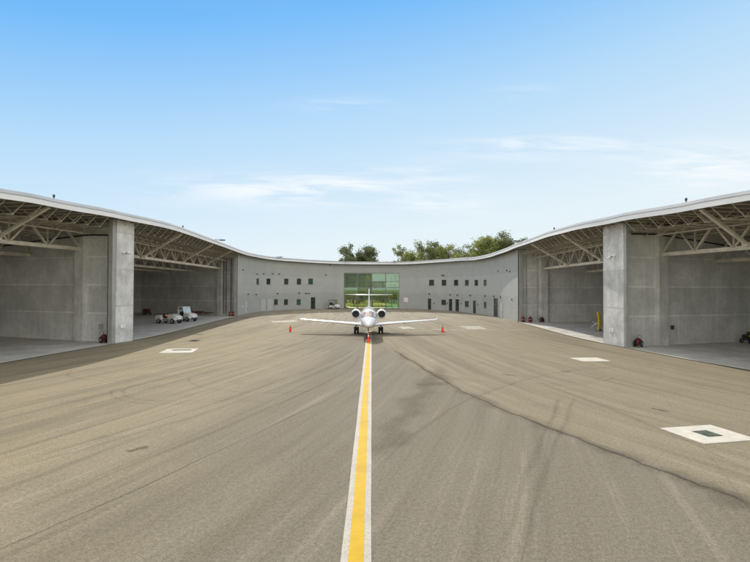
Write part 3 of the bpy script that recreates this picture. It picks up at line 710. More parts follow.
for (qa, qb, z0, z1, kd, g) in openings:
    if kd == 'win':
        mb, bar = rect_frame(qa+.003, qb-.003, z0+.003, z1-.003, .06, .06, .16); fr = mb.build('window', 'frame', of)
        pn = MB(); pn.add([opt(qa+.05, .11, z0+.05), opt(qb-.05, .11, z0+.05), opt(qb-.05, .11, z1-.05), opt(qa+.05, .11, z1-.05)], [(0, 1, 2, 3)])
        sub(pn, 'pane', 'gglass' if g else 'dglass', fr, of)
        sl = MB(); v = [opt(q, d, z) for z in (z0-.07, z0-.004) for d in (-.06, .05) for q in (qa-.06, qb+.06)]
        sl.add(v, [(0, 1, 3, 2), (4, 6, 7, 5), (0, 4, 5, 1), (2, 3, 7, 6), (0, 2, 6, 4), (1, 5, 7, 3)]); sub(sl, 'sill', 'jamb', fr, of)
    elif kd == 'door':
        mb, bar = rect_frame(qa+.003, qb-.003, 0.02, z1-.003, .08, .05, .2); bar(qa+.08, qb-.08, 2.15, 2.23); fr = mb.build('door', 'frame', of)
        pn = MB(); pn.add([opt(qa+.07, .14, .05), opt(qb-.07, .14, .05), opt(qb-.07, .14, z1-.06), opt(qa+.07, .14, z1-.06)], [(0, 1, 2, 3)]); sub(pn, 'pane', 'dglass', fr, of)
        hd = MB(); p_ = opt(qb-.2, .08, 1.05); hd.tube(p_-Vector((0, 0, .2)), p_+Vector((0, 0, .2)), .03, n=6); sub(hd, 'handle', 'hub', fr, of)
# solid service doors, leaf set 3 cm proud inside a frame
def solid_door(x0, x1, yt, leaves=1):
    qa, qb, _, z1 = ospan(x0, x1, yt, 311)
    mb, bar = rect_frame(qa, qb, 0.0, z1, .07, -.05, .0); fr = mb.build('door', 'jamb', of)
    for k in range(leaves):
        a = qa+.07+(qb-qa-.14)*k/leaves+.02; c_ = qa+.07+(qb-qa-.14)*(k+1)/leaves-.02
        v = [opt(q, d, z) for z in (.02, z1-.08) for d in (-.03, -.004) for q in (a, c_)]
        lf = MB().add(v, [(0, 1, 3, 2), (4, 6, 7, 5), (0, 4, 5, 1), (2, 3, 7, 6), (0, 2, 6, 4), (1, 5, 7, 3)]); sub(lf, 'door_leaf', 'door', fr, of)
        p_ = opt(c_-.2, -.07, 1.05); sub(MB().tube(p_-Vector((0, 0, .08)), p_+Vector((0, 0, .08)), .035, n=6), 'handle', 'dark', fr, of)
solid_door(244.2, 247.6, 300.2); solid_door(260.4, 266.4, 298.6, 1); solid_door(266.9, 273.4, 298.2, 1); solid_door(499.8, 502.6, 302.4)
# lights over the doors, vents, small wall boxes
def wallbox(name, x, y, w_, h_, mat, d=.16):
    q, z = ohit(x, y); v = [opt(q+a, dd_, z+b_) for b_ in (-h_/2, h_/2) for dd_ in (-d, -.002) for a in (-w_/2, w_/2)]
    return MB().add(v, [(0, 1, 3, 2), (4, 6, 7, 5), (0, 4, 5, 1), (2, 3, 7, 6), (0, 2, 6, 4), (1, 5, 7, 3)]).build(name, mat, of)
for x, y in [(248, 294.2), (256, 294.5), (277.5, 293.5), (299, 293), (306, 293.3), (308.8, 293.3), (429.4, 293.8), (450.3, 294.8), (457.5, 295), (470.4, 295.4), (485.3, 296), (494, 296.4), (500.8, 297)]: wallbox('wall_light', x, y, .42, .22, 'dark')
for x, y, w_ in [(243, 269.8, .7), (257, 274, .4), (263.6, 273.8, .6), (272.6, 273.8, .35), (279, 274, .5), (326, 275, .3), (443, 275.4, 1.2), (498, 271, .3), (507, 270.6, .5), (510, 271.5, .4), (512, 299.4, .3), (410, 264.5, .25), (330, 265, .25)]: wallbox('vent', x, y, w_, .22, 'dark', .1)
for x, y in [(434, 303.3), (447.4, 303.4), (461, 303.5), (478, 304.5)]: wallbox('keypad', x, y, .22, .3, 'dark', .08)
wallbox('wall_light', 242.4, 306.5, .3, .3, 'white')
q, z = ohit(406, 299.9)
sg = root('wall_sign', 'square faded pink and white notice on the grey wall right of the glass entrance', 'sign', tuple(opt(q, 0, 0)), 0, world=True)
def sg_box(q0, q1, z0, z1, d0, d1): 
    v = [opt(q+a, dd_, b_) for b_ in (z0, z1) for dd_ in (d0, d1) for a in (q0, q1)]
    return MB().add(v, [(0, 1, 3, 2), (4, 6, 7, 5), (0, 4, 5, 1), (2, 3, 7, 6), (0, 2, 6, 4), (1, 5, 7, 3)])
pnl = sg_box(-.55, .55, z-.56, z+.56, -.05, -.004).build('panel', 'sign', sg)
for zz_, a in ((.30, .40), (.08, .44), (-.14, .36), (-.34, .42)): sub(sg_box(-a, a, z+zz_-.035, z+zz_+.035, -.056, -.052), 'print', 'signred', pnl, sg)

# curtain wall, front and rear
qa, qb, zt = CW
def curtain(dep, name, rows, tints, rear=False):
    mb = MB(); cols = 4; wm = .11
    pts = [qa+(qb-qa)*i/cols for i in range(cols+1)]
    P0, P1 = opt(qa+.02, dep, 0), opt(qb-.02, dep, 0)
    if rear: P0, P1 = Vector((P0.x, P0.y, 0)), Vector((P1.x, P1.y, 0))
    def pp(f, z, d=0): v = P0.lerp(P1, f); return Vector((v.x, v.y+d, z))
    for i in range(cols+1): mb.beam(pp(i/cols, 0), pp(i/cols, zt-.03), .16 if 0 < i < cols else .12, .2)
    for z_ in rows: mb.beam(pp(0, z_, .015), pp(1, z_, .015), .09, .12)
    for i in range(cols): mb.beam(pp((i+.5)/cols, .1, .02), pp((i+.5)/cols, rows[1] if not rear else zt, .02), .07, .1)
    fr = mb.build(name, 'frame', of)
    zs = [0.05]+[r for r in rows if r > .2]
    for i in range(cols):
        for j in range(len(zs)-1):
            k = tints[(i, j)] if (i, j) in tints else 'glass_a'
            g = MB(); g.add([pp((i+.01)/cols, zs[j], .05), pp((i+.99)/cols, zs[j], .05), pp((i+.99)/cols, zs[j+1], .05), pp((i+.01)/cols, zs[j+1], .05)], [(0, 1, 2, 3)]); sub(g, 'pane', k, fr, of)
rws = [0.08, 2.35, 3.95, 5.35, 6.9, zt-.08]
print('glass', CW)
ti = {(0, 4): 'glass_c', (1, 4): 'glass_c', (2, 4): 'glass_b', (3, 4): 'glass_b', (0, 3): 'glass_c', (1, 3): 'glass_c', (3, 3): 'glass_b', (0, 2): 'glass_b', (3, 2): 'glass_b', (2, 2): 'glass_b', (3, 0): 'glass_b'}
curtain(.12, 'curtain_wall', rws, ti)
curtain(13.0, 'curtain_wall', rws, {}, rear=True)
A0, B0 = opt(qa, .5, 0), opt(qb, .5, 0)
for Pq, sg_ in ((A0, -1), (B0, 1)):
    MB().prism([(Pq.x+sg_*.05, Pq.y-.15), (Pq.x+sg_*.3, Pq.y-.15), (Pq.x+sg_*.3, 140), (Pq.x+sg_*.05, 140)], 0, zt+.3).build('lobby_wall', 'clad', of)
MB().box(((A0.x+B0.x)/2, A0.y+6.5, zt+.12), (B0.x-A0.x, 12.6, .2)).build('lobby_ceiling', 'clad', of)
MB().box(((A0.x+B0.x)/2, A0.y+8.5, 4.6), (B0.x-A0.x, 3.0, .35)).build('mezzanine', 'clad', of)
lbf = MB(); lbf.prism([(-25, 100), (23, 100), (26, 141), (-28, 141)], -.054, -.02); struct(lbf.build('lobby_floor', 'floor'))
# rest of the office shell: rear wall and roof
OB = BackLine([0, OP.near((-17.2, 120.3)), OP.near((0, 127.6)), OP.near((18, 116)), OP.L], [(-47.5, 104.5), (-30, 138), (0, 140.6), (31, 134), (47, 80.2)])
roof_parts(of, OP, 1, 0, OP.L, OB, zf_off)
MB().prism([(A0.x-.32, 140.0), (A0.x-.32, 140.4), (-30, 138.2), (-47.4, 104.9), (-47.2, 104.7), (-30, 137.6)], 0, 11.2).build('rear_wall', 'clad', of)
MB().prism([(B0.x+.32, 140.0), (B0.x+.32, 140.4), (31, 134.2), (47.1, 80.2), (46.8, 80.2), (31, 133.6)], 0, 11.2).build('rear_wall', 'clad', of)
MB().box(((A0.x+B0.x)/2, 140.2, (zt+11.3)/2), (B0.x-A0.x+.62, .35, 11.3-zt)).build('rear_wall', 'clad', of)

# ------------------------------------------------------------ things on the walls and roof
def security_camera(pt, aim, parent_label, group='small white cameras on the pillars'):
    rt = root('security_camera', parent_label, 'security camera', pt, aim, group)
    MB().box((0, .02, 0), (.14, .04, .14)).build('mount_plate', 'white', rt)
    b_ = MB(); b_.tube((0, 0, 0), (0, -.12, -.02), .03, n=8); b_.build('arm', 'white', rt)
    h_ = MB(); h_.tube((0, -.08, -.03), (0, -.32, -.14), .11, .10, n=12); h_.build('housing', 'white', rt, smooth=True)
    l_ = MB(); l_.tube((0, -.31, -.136), (0, -.335, -.147), .075, n=10); l_.build('lens', 'black', rt)
def pil_pt(side, y, z):
    if side < 0: f = (y-45.85)/(48.15-45.85); return (-23.25+.45*f+.03, y, z)
    f = (y-44)/(3.3); return (22.30-.24*f-.03, y, z)
security_camera(pil_pt(-1, 46.6, 8.4), R(75), 'white camera on the left pillar, nearer of the pair')
security_camera(pil_pt(-1, 47.2, 8.45), R(110), 'white camera on the left pillar, farther of the pair')
security_camera(pil_pt(1, 46.0, 8.1), R(-110), 'white camera on the right pillar, farther of the pair')
security_camera(pil_pt(1, 45.3, 8.2), R(-75), 'white camera on the right pillar, nearer of the pair')
o = MB().box((0, 0, 0), (.04, .72, .34)).build('wall_sign', 'white', bevel=.01, loc=(pil_pt(-1, 46.75, 1.45)[0]+.0, 46.75, 1.5)); o.rotation_euler.z = R(-11); tag(o, 'blank white rectangular plate low on the left pillar', 'sign')
rt = root('wall_sign', 'white two-panel plate low on the right pillar', 'sign', (pil_pt(1, 45.9, 1.35)[0], 45.9, 1.35), R(4))
MB().box((0, -.2, 0), (.05, .27, .36)).build('panel', 'white', rt, bevel=.01); MB().box((0, .2, -.02), (.05, .27, .36)).build('panel', 'white', rt, bevel=.01)

def edge_light(x, y, path, side, zf, lab, fixed=None):
    """floodlight on a short arm reaching out over the roof edge"""
    v = ray(x, y); h_ = path.hit(Vector((v.x, v.y))); q = h_[1]; p_ = path.at(q); t_ = path.tan(q); inw = Vector((t_.y, -t_.x))*side
    e = p_+inw*OVER; z0 = zf(p_)
    rt = root('floodlight', lab, 'floodlight', (e.x, e.y, z0), math.atan2(inw.y, inw.x), 'floodlights reaching out over the roof edge')
    a = MB(); a.box((-.45, 0, .05), (.3, .3, .1)); a.beam((-.45, 0, .1), (.3, 0, .06), .07, .07); a.build('arm', 'dark', rt)
    MB().box((.62, 0, .04), (.8, .5, .14)).build('lamp_head', 'dark', rt, bevel=.03)
    MB().box((.64, 0, -.04), (.66, .38, .02)).build('lens', 'hub', rt)
edge_light(209, 300, LP, 1, zf_left, 'floodlight on the left hangar roof edge above the tugs')
edge_light(274, 300, OP, 1, zf_off, 'floodlight on the office roof above the two garage style doors')
edge_light(344.5, 300, OP, 1, zf_off, 'floodlight above the left end of the glass entrance')
edge_light(395.5, 300, OP, 1, zf_off, 'floodlight above the right end of the glass entrance')
edge_light(472, 300, OP, 1, zf_off, 'floodlight on the office roof right of the entrance')
edge_light(529, 300, RP, -1, zf_right, 'floodlight on the roof edge where office meets right hangar')
def roof_post(x, path, side, zf, lab):
    v = ray(x, 300); q = path.hit(Vector((v.x, v.y)))[1]; p_ = path.at(q); t_ = path.tan(q); inw = Vector((t_.y, -t_.x))*side
    e = p_+inw*(OVER-.6)
    rt = root('roof_beacon', lab, 'roof beacon', (e.x, e.y, zf(p_)-.03), 0, 'small dark beacons along the roof edge')
    MB().tube((0, 0, 0), (0, 0, .2), .04, n=10).build('post', 'dark', rt)
    b_ = MB(); b_.loft([[Vector((math.cos(a*math.pi/5)*r_, math.sin(a*math.pi/5)*r_, z_)) for a in range(10)] for r_, z_ in ((.06, .2), (.09, .25), (.09, .36), (.05, .42))]); b_.build('lamp', 'dark', rt, smooth=True)
roof_post(45, LP, 1, zf_left, 'small dark beacon on the left roof edge nearest the camera')
roof_post(177, LP, 1, zf_left, 'small dark beacon on the left roof edge beyond the pillar')
roof_post(559.5, RP, -1, zf_right, 'small dark beacon on the right roof edge beyond the pillar')
roof_post(694, RP, -1, zf_right, 'small dark beacon on the right roof edge nearest the camera')

# ------------------------------------------------------------ the jet (nose towards -Y, origin under the fuselage middle)
def build_jet():
    rt = root('business_jet', 'white twin-engine business jet parked nose-on over the yellow line', 'jet', (-.25, 50.3, 0))
    # stations: y, half width, half height, centre z
    st = [(-2.05, .03, .03, 1.52), (-1.95, .16, .14, 1.53), (-1.7, .32, .27, 1.56), (-1.3, .50, .42, 1.63), (-.8, .66, .56, 1.72), (-.3, .77, .66, 1.80), (0.2, .84, .78, 1.89), (.7, .89, .88, 1.97), (1.2, .92, .93, 2.00), (2, .94, .95, 2.02), (4, .94, .95, 2.02), (6.5, .94, .95, 2.02), (8, .92, .93, 2.05), (9.5, .80, .82, 2.15), (11, .58, .62, 2.32), (12.2, .36, .40, 2.47), (13.1, .14, .16, 2.58)]
    def sec(y):
        for a, b_ in zip(st, st[1:]):
            if y <= b_[0]:
                f = (y-a[0])/(b_[0]-a[0]); return [a[i]+(b_[i]-a[i])*f for i in range(1, 4)]
        return st[-1][1:]
    ys = []
    for a, b_ in zip(st, st[1:]): ys += [a[0]+(b_[0]-a[0])*k/3 for k in range(3)]
    ys.append(st[-1][0])
    def sp_(y, th, g=0):
        w_, h_, z_ = sec(y); return Vector(((w_+g)*math.sin(th), y, z_+(h_+g)*math.cos(th)))
    mb = MB(); mb.loft([[sp_(y, 2*math.pi*i/28) for i in range(28)] for y in ys])
    fu = mb.build('fuselage', 'jetwhite', rt, smooth=True)
    # belly fairing
    fb = MB(); fb.loft([[Vector((w_*math.cos(2*math.pi*i/20), y, 1.12+h_*math.sin(2*math.pi*i/20))) for i in range(20)] for y, w_, h_ in ((3.0, .15, .08), (3.7, .75, .25), (5, 1.0, .34), (7, 1.0, .34), (8.3, .7, .24), (9.2, .15, .08))]); fb.build('belly_fairing', 'jetwhite', rt, smooth=True)
    wsu = MB(); n = 14; vs = []
    for j in range(7):
        for i in range(n+1):
            th = R(-64+128*i/n); e = abs(th)/R(60); y0 = -.72+.42*e*e; y1 = .56+.22*e; vs.append(sp_(y0+(y1-y0)*j/6, th, .006))
    wsu.add(vs, [(j*(n+1)+i, j*(n+1)+i+1, (j+1)*(n+1)+i+1, (j+1)*(n+1)+i) for j in range(6) for i in range(n)]); wsu.build('windscreen_frame', 'dark', rt, smooth=True)
    # windscreen: four panes on the sloping nose top
    for (t0, t1) in ((-60, -34), (-29, -3), (3, 29), (34, 60)):
        g = MB(); n = 6; vs = []
        for j in range(n+1):
            for i in range(n+1):
                th = R(t0+(t1-t0)*i/n); e = abs(th)/R(60)
                y0 = -.66+.42*e*e; y1 = .50+.22*e
                v = sp_(y0+(y1-y0)*j/n, th, .012); vs.append(v)
        g.add(vs, [(j*(n+1)+i, j*(n+1)+i+1, (j+1)*(n+1)+i+1, (j+1)*(n+1)+i) for j in range(n) for i in range(n)])
        g.build('windscreen', 'screen', rt, smooth=True)
    # side windows
    for s_ in (-1, 1):
        for k in range(5):
            y = 2.3+k*.95; g = MB()
            g.add([sp_(y+.17*math.cos(a*math.pi/6), s_*(R(66)+.18*math.sin(a*math.pi/6)), .01) for a in range(12)], [tuple(range(12))]); g.build('cabin_window', 'dglass', rt)
    dr = MB(); 
    for a, b_, t0, t1 in ((1.25, 1.29, 50, 120), (1.95, 1.99, 50, 120), (1.25, 1.99, 50, 52), (1.25, 1.99, 118, 120)):
        dr.add([sp_(a, -R(t0), .006), sp_(b_, -R(t0), .006), sp_(b_, -R((t0+t1)/2), .006), sp_(b_, -R(t1), .006), sp_(a, -R(t1), .006), sp_(a, -R((t0+t1)/2), .006)], [tuple(range(6))])
    dr.build('door_outline', 'jamb', rt)
    # airfoil lofting
    def foil(c, th, n=9):
        up = []; 
        for i in range(n+1):
            x = (1-math.cos(math.pi*i/n))/2; t_ = 5*th*(.2969*math.sqrt(x)-.126*x-.3516*x*x+.2843*x**3-.1015*x**4); up.append((x*c, t_*c))
        return up+[(x, -t_*.75) for x, t_ in up[-2:0:-1]]
    def surf(secs, name, mat, vert=False, parent=None):
        rings = []
        for (sx, y, z, c, th) in secs:
            rings.append([Vector((sx, y+a, z+b_)) if not vert else Vector((sx+b_, y+a, z)) for a, b_ in foil(c, th)])
        o = MB().loft(rings).build(name, mat, parent or rt, smooth=True); return o
    for s_ in (-1, 1):
        wg = surf([(s_*.5, 4.3, 1.12, 3.2, .15), (s_*1.2, 4.6, 1.14, 2.7, .15), (s_*3.2, 5.35, 1.27, 1.95, .15), (s_*7.55, 6.95, 1.53, 1.0, .15), (s_*7.80, 7.08, 1.58, .92, .09), (s_*7.92, 7.25, 1.72, .8, .08), (s_*7.98, 7.62, 2.12, .45, .08)], 'wing', 'jetwhite')
        ln = MB(); 
        for a, b_ in (((s_*1.4, 6.95, 1.20), (s_*3.2, 6.95, 1.30)), ((s_*3.3, 6.95, 1.31), (s_*7.3, 7.68, 1.555))): ln.beam(a, b_, .03, .02)
        ln.build('flap_seam', 'jamb', wg)
        for xx in (2.2, 4.0):
            tf = MB(); tf.tube((s_*xx, 6.1, 1.1+.05*xx/2), (s_*xx, 7.5, 1.16+.05*xx/2), .10, .03, n=8); tf.build('flap_track_fairing', 'jetwhite', wg, smooth=True)
        # engine
        ex, ez = s_*1.50, 2.12
        prof = [(7.72, .40), (7.66, .47), (7.74, .53), (8.2, .58), (8.9, .58), (9.8, .50), (10.4, .40), (10.42, .33)]
        e = MB(); e.loft([[Vector((ex+r_*math.cos(2*math.pi*i/24), y, ez+r_*math.sin(2*math.pi*i/24))) for i in range(24)] for y, r_ in prof], caps=False)
        en = e.build('engine_nacelle', 'jetwhite', rt, smooth=True)
        d = MB(); d.loft([[Vector((ex+r_*math.cos(2*math.pi*i/24), y, ez+r_*math.sin(2*math.pi*i/24))) for i in range(24)] for y, r_ in ((7.72, .40), (8.0, .40), (8.12, .02))], caps=False); d.build('intake_cover', 'black', en, smooth=True)
        l_ = MB(); l_.loft([[Vector((ex+r_*math.cos(2*math.pi*i/24), y, ez+r_*math.sin(2*math.pi*i/24))) for i in range(24)] for y, r_ in ((7.73, .395), (7.645, .425), (7.64, .455), (7.70, .52))], caps=False); l_.build('intake_lip', 'jetgrey', en, smooth=True)
        c_ = MB(); c_.tube((ex, 10.0, ez), (ex, 10.75, ez), .28, .12, n=14); c_.build('exhaust_cone', 'dark', en, smooth=True)
        py_ = MB(); py_.box((s_*.98, 9.1, ez), (.7, 1.7, .13)); py_.build('pylon', 'jetwhite', rt, bevel=.03)
    fin = surf([(0, 9.2, 2.6, 3.9, .06), (0, 9.9, 2.95, 3.2, .085), (0, 11.3, 4.0, 2.25, .09), (0, 12.25, 4.9, 1.6, .09), (0, 12.5, 5.1, 1.25, .07)], 'tail_fin', 'jetwhite', vert=True)
    for s_ in (-1, 1): surf([(0, 11.6, 4.30, 1.55, .10), (s_*2.95, 12.5, 4.34, .72, .08), (s_*3.0, 12.7, 4.34, .4, .05)], 'tailplane', 'jetwhite')
    # landing gear
    ng = MB(); ng.tube((0, 0, .28), (0, .05, 1.25), .06, n=8); ng.beam((0, .05, .8), (0, -.6, 1.25), .04, .04); ng.box((0, 0, .28), (.34, .07, .07)); g = ng.build('nose_gear', 'hub', rt)
    for s_ in (-1, 1):
        wl = MB(); wl.tube((s_*.08, 0, .24), (s_*.2, 0, .24), .24, n=18); wo = wl.build('wheel', 'tyre', g, bevel=.02)
        MB().tube((s_*.195, 0, .24), (s_*.21, 0, .24), .1, n=12).build('rim', 'hub', wo)
    for s_ in (-1, 1):
        MB().box((s_*.24, .1, 1.02), (.02, 1.0, .42)).build('gear_door', 'jetwhite', rt)
        mg = MB(); mg.tube((s_*1.4, 6.55, .34), (s_*1.45, 6.5, 1.2), .075, n=8); mg.beam((s_*1.4, 6.6, .75), (s_*.95, 6.6, 1.1), .05, .05); mg.box((s_*1.4, 6.55, .34), (.5, .08, .08)); g = mg.build('main_gear', 'hub', rt)
        for k in (-1, 1):
            xx = s_*1.38+k*.16
            wl = MB(); wl.tube((xx-.11, 6.55, .38), (xx+.11, 6.55, .38), .38, n=20); wo = wl.build('wheel', 'tyre', g, bevel=.03)
            MB().tube((xx+k*.105, 6.55, .38), (xx+k*.118, 6.55, .38), .16, n=12).build('rim', 'hub', wo)
        MB().box((s_*1.72, 6.55, .85), (.03, .5, .62)).build('gear_door', 'jetwhite', rt)
        pt = MB(); pt.tube((s_*.55, -.9, 1.55), (s_*.68, -.9, 1.5), .02, n=6); pt.tube((s_*.68, -.9, 1.5), (s_*.68, -1.15, 1.5), .018, n=6); pt.build('pitot_tube', 'hub', rt)
    an = MB(); an.box((0, 3.2, 3.05), (.03, .3, .22)); an.build('antenna', 'jetwhite', rt)
    bl = MB(); bl.tube((0, 5.5, 2.96), (0, 5.5, 3.06), .05, n=8); bl.build('beacon', 'red', rt)
    return rt
# windscreen: glass over tan shades
m, t, b = newmat('windscreen_with_tan_shades'); p = objc(t); f = noise_fac(t, p, 2.2, 3, .5, .5)
c = mixc(t, sstep(t, f, .36, .50), (.12, .10, .09), (.50, .36, .26)); t.links.new(c, b.inputs['Base Color']); b.inputs['Roughness'].default_value = .1; b.inputs['Coat Weight'].default_value = .6
M['screen'] = m
jet = build_jet()

# ------------------------------------------------------------ cones
def cone(pt, lab, h_=.82, band=False):
    rt = root('traffic_cone', lab, 'traffic cone', (pt[0], pt[1], 0), rng.uniform(0, 1), 'red traffic cones around the jet')
    MB().box((0, 0, .025), (.44, .44, .05)).build('base', 'conered', rt, bevel=.01)
    b_ = MB(); b_.loft([[Vector((r_*math.cos(a*math.pi/10), r_*math.sin(a*math.pi/10), z_)) for a in range(20)] for r_, z_ in ((.19, .05), (.17, .08), (.03, h_), (.02, h_+.005))]); bd = b_.build('cone_body', 'conered', rt, smooth=True)
    f = lambda z_: .17+(.03-.17)*(z_-.08)/(h_-.08)+.004
    c_ = MB(); c_.loft([[Vector((f(z_)*math.cos(a*math.pi/10), f(z_)*math.sin(a*math.pi/10), z_)) for a in range(20)] for z_ in ((.52, .68) if band else (.66, .70))], caps=False); c_.build('reflective_band', 'white', bd, smooth=True)
cone((-.22, 47.75), 'red traffic cone on the yellow line in front of the jet nose', band=True)
cone((-9.45, 58.9), 'red traffic cone beyond the left wingtip of the picture')
cone((8.45, 58.9), 'red traffic cone beyond the right wingtip of the picture')

# ------------------------------------------------------------ vehicles
def wheel(parent, c, r, w_, name='wheel', axis='x'):
    d = Vector((1, 0, 0)) if axis == 'x' else Vector((0, 1, 0)); c = Vector(c)
    o = MB().tube(c-d*w_/2, c+d*w_/2, r, n=20).build(name, 'tyre', parent, bevel=.02)
    MB().tube(c-d*(w_/2+.012), c+d*(w_/2+.012), r*.52, n=14).build('rim', 'hub', o)
def tug(pt, rz, lab, cab):
    """baggage tractor, nose towards +y"""
    rt = root('aircraft_tug', lab, 'tug', (pt[0], pt[1], .012), rz, 'white aircraft tugs parked in the left hangar')
    b_ = MB()
    b_.extr_x([(-1.75, .38), (-1.75, .92), (-1.62, 1.0), (-.75, 1.0), (-.62, .62), (.25, .62), (.35, 1.12), (1.2, 1.04), (1.72, .86), (1.78, .40), (1.45, .32), (-1.45, .32)], -.72, .72)
    b_.build('body', 'white', rt, bevel=.05)
    for s_ in (-1, 1):
        for y in (-1.1, 1.15):
            f_ = MB(); f_.extr_x([(y-.52, .44), (y-.40, .80), (y+.40, .80), (y+.52, .44)], s_*.70, s_*.86); f_.build('fender', 'white', rt, bevel=.03)
            wheel(rt, (s_*.74, y, .34), .34, .24)
        MB().box((s_*.45, 1.775, .68), (.2, .04, .14)).build('headlight', 'hub', rt)
        MB().box((s_*.745, .02, .47), (.05, 1.0, .09)).build('side_step', 'dark', rt)
    MB().box((0, 1.83, .42), (1.3, .1, .2)).build('bumper', 'dark', rt, bevel=.02)
    s1 = MB(); s1.box((0, -.25, .72), (1.1, .5, .2)); s1.box((0, -.52, 1.02), (1.1, .14, .5)); s1.build('seat', 'black', rt, bevel=.04)
    sw_ = MB(); sw_.tube((-.3, .32, 1.05), (-.3, .12, 1.28), .025, n=6)
    for k in range(14):
        a, c_ = 2*math.pi*k/14, 2*math.pi*(k+1)/14
        e = lambda q: Vector((-.3+.19*math.cos(q), .12+.08*math.sin(q), 1.28+.17*math.sin(q)))
        sw_.tube(e(a), e(c_), .017, n=5)
    sw_.build('steering_wheel', 'black', rt)
    MB().box((0, -1.85, .45), (.3, .22, .18)).build('hitch', 'dark', rt)
    if cab:
        c_ = MB()
        for x in (-.66, .66):
            c_.beam((x, .42, 1.08), (x, .12, 1.83), .09, .09); c_.beam((x, -.80, .98), (x, -.80, 1.83), .09, .11)
        c_.beam((-.66, .42, 1.1), (.66, .42, 1.1), .07, .07); co = c_.build('cab_frame', 'white', rt)
        MB().box((0, -.33, 1.86), (1.5, 1.15, .09)).build('cab_roof', 'white', co, bevel=.03)
        MB().box((0, -.845, 1.25), (1.26, .03, .5)).build('rear_panel', 'white', co)
        w_ = MB(); w_.beam((0, .40, 1.16), (0, .15, 1.79), 1.2, .02, up=Vector((0, 1, 0))); w_.build('windshield', 'bluepaper', co)
        for x in (-.67, .67): MB().box((x, -.72, .9), (.06, .15, .3)).build('door_post', 'white', co)
    rt.scale = (1.0, 1.02, 1.16); return rt
t1 = tug((-28.9, 71.9), R(-108), 'low open white tug with an orange object on its seat, nearer of the two', False)
t2 = tug((-28.3, 76.6), R(-116), 'white tug with a roofed cab and pale blue windshield, farther of the two', True)
o = MB().loft([[Vector((r_*math.cos(a*math.pi/8), r_*.8*math.sin(a*math.pi/8), z_)) for a in range(16)] for r_, z_ in ((.20, 0), (.26, .12), (.22, .34), (.10, .46), (.12, .5))]).build('orange_vest_bundle', 'orange', smooth=True, loc=(-29.35, 71.95, .83)); tag(o, 'bright orange bundle resting on the seat of the open tug', 'bundle')
# golf cart, front towards -y
def cart(pt, rz):
    rt = root('golf_cart', 'white golf cart with dark canopy parked against the grey wall left of the glass entrance', 'golf cart', (pt[0], pt[1], 0), rz)
    b_ = MB(); b_.extr_x([(-1.45, .35), (-1.42, .72), (-1.15, .95), (-.72, 1.02), (-.62, .42), (.05, .42), (.08, .82), (.75, .84), (.82, .55), (1.4, .58), (1.42, .32)], -.62, .62); b_.build('body', 'white', rt, bevel=.05)
    for s_ in (-1, 1):
        for y in (-.95, .92): wheel(rt, (s_*.56, y, .26), .26, .2)
        MB().box((s_*.42, -1.40, .62), (.22, .1, .12)).build('headlight', 'hub', rt)
    f_ = MB()
    for s_ in (-1, 1):
        f_.beam((s_*.58, -.78, .98), (s_*.54, -.48, 1.95), .04, .04); f_.beam((s_*.58, .78, .8), (s_*.56, .86, 1.95), .04, .04)
    fo = f_.build('roof_frame', 'dark', rt); MB().box((0, .2, 1.99), (1.3, 1.75, .08)).build('canopy', 'dark', fo, bevel=.03)
    w_ = MB(); w_.beam((0, -.80, 1.02), (0, -.50, 1.9), 1.1, .015, up=Vector((0, 1, 0))); w_.build('windshield', 'glass_a', fo)
    s1 = MB(); s1.box((0, .35, .92), (1.12, .5, .16)); s1.box((0, .66, 1.2), (1.12, .12, .45)); s1.build('seat', 'black', rt, bevel=.04)
    s1 = MB(); s1.box((0, 1.05, .78), (1.1, .45, .14)); s1.build('rear_seat', 'black', rt, bevel=.04)
    sw_ = MB(); sw_.tube((-.28, -.55, .95), (-.28, -.2, 1.2), .02, n=6); sw_.tube((-.28, -.22, 1.18), (-.28, -.19, 1.21), .18, n=14); sw_.build('steering_wheel', 'black', rt)
    rt.scale = (1.08, 1.08, 1.12); return rt
cart((-9.2, 123.4), R(62))

# ------------------------------------------------------------ gear inside the hangars
def reel(pt, rz, lab):
    rt = root('hose_cart', lab, 'hose cart', (pt[0], pt[1], .012), rz, 'red wheeled extinguisher carts'); rt.scale = (.85, .85, .85)
    b_ = MB(); b_.loft([[Vector((r_*math.cos(a*math.pi/9), r_*math.sin(a*math.pi/9), z_)) for a in range(18)] for r_, z_ in ((.10, .12), (.26, .2), (.28, .75), (.18, .9), (.05, .95))]); b_.build('tank', 'red', rt, smooth=True)
    wheel(rt, (.34, .05, .34), .34, .1); wheel(rt, (-.34, .05, .34), .34, .1)
    h_ = MB(); h_.tube((-.2, .2, .3), (-.2, .42, 1.15), .02, n=6); h_.tube((.2, .2, .3), (.2, .42, 1.15), .02, n=6); h_.tube((-.2, .42, 1.15), (.2, .42, 1.15), .02, n=6); h_.build('handle', 'dark', rt)
    c_ = MB()
    for k in range(16):
        a, e = 2*math.pi*k/16, 2*math.pi*(k+1)/16; c_.tube((.24*math.cos(a), -.30, .55+.24*math.sin(a)), (.24*math.cos(e), -.30, .55+.24*math.sin(e)), .04, n=6)
    c_.build('hose', 'black', rt)
reel((-24.55, 46.3), R(60), 'red extinguisher cart in the corner behind the left pillar')
reel((23.75, 44.3), R(-50), 'dark red extinguisher cart in the corner behind the right pillar')
reel((26.4, 77.2), R(20), 'red extinguisher cart tilted beside the concrete column in the far right bay')
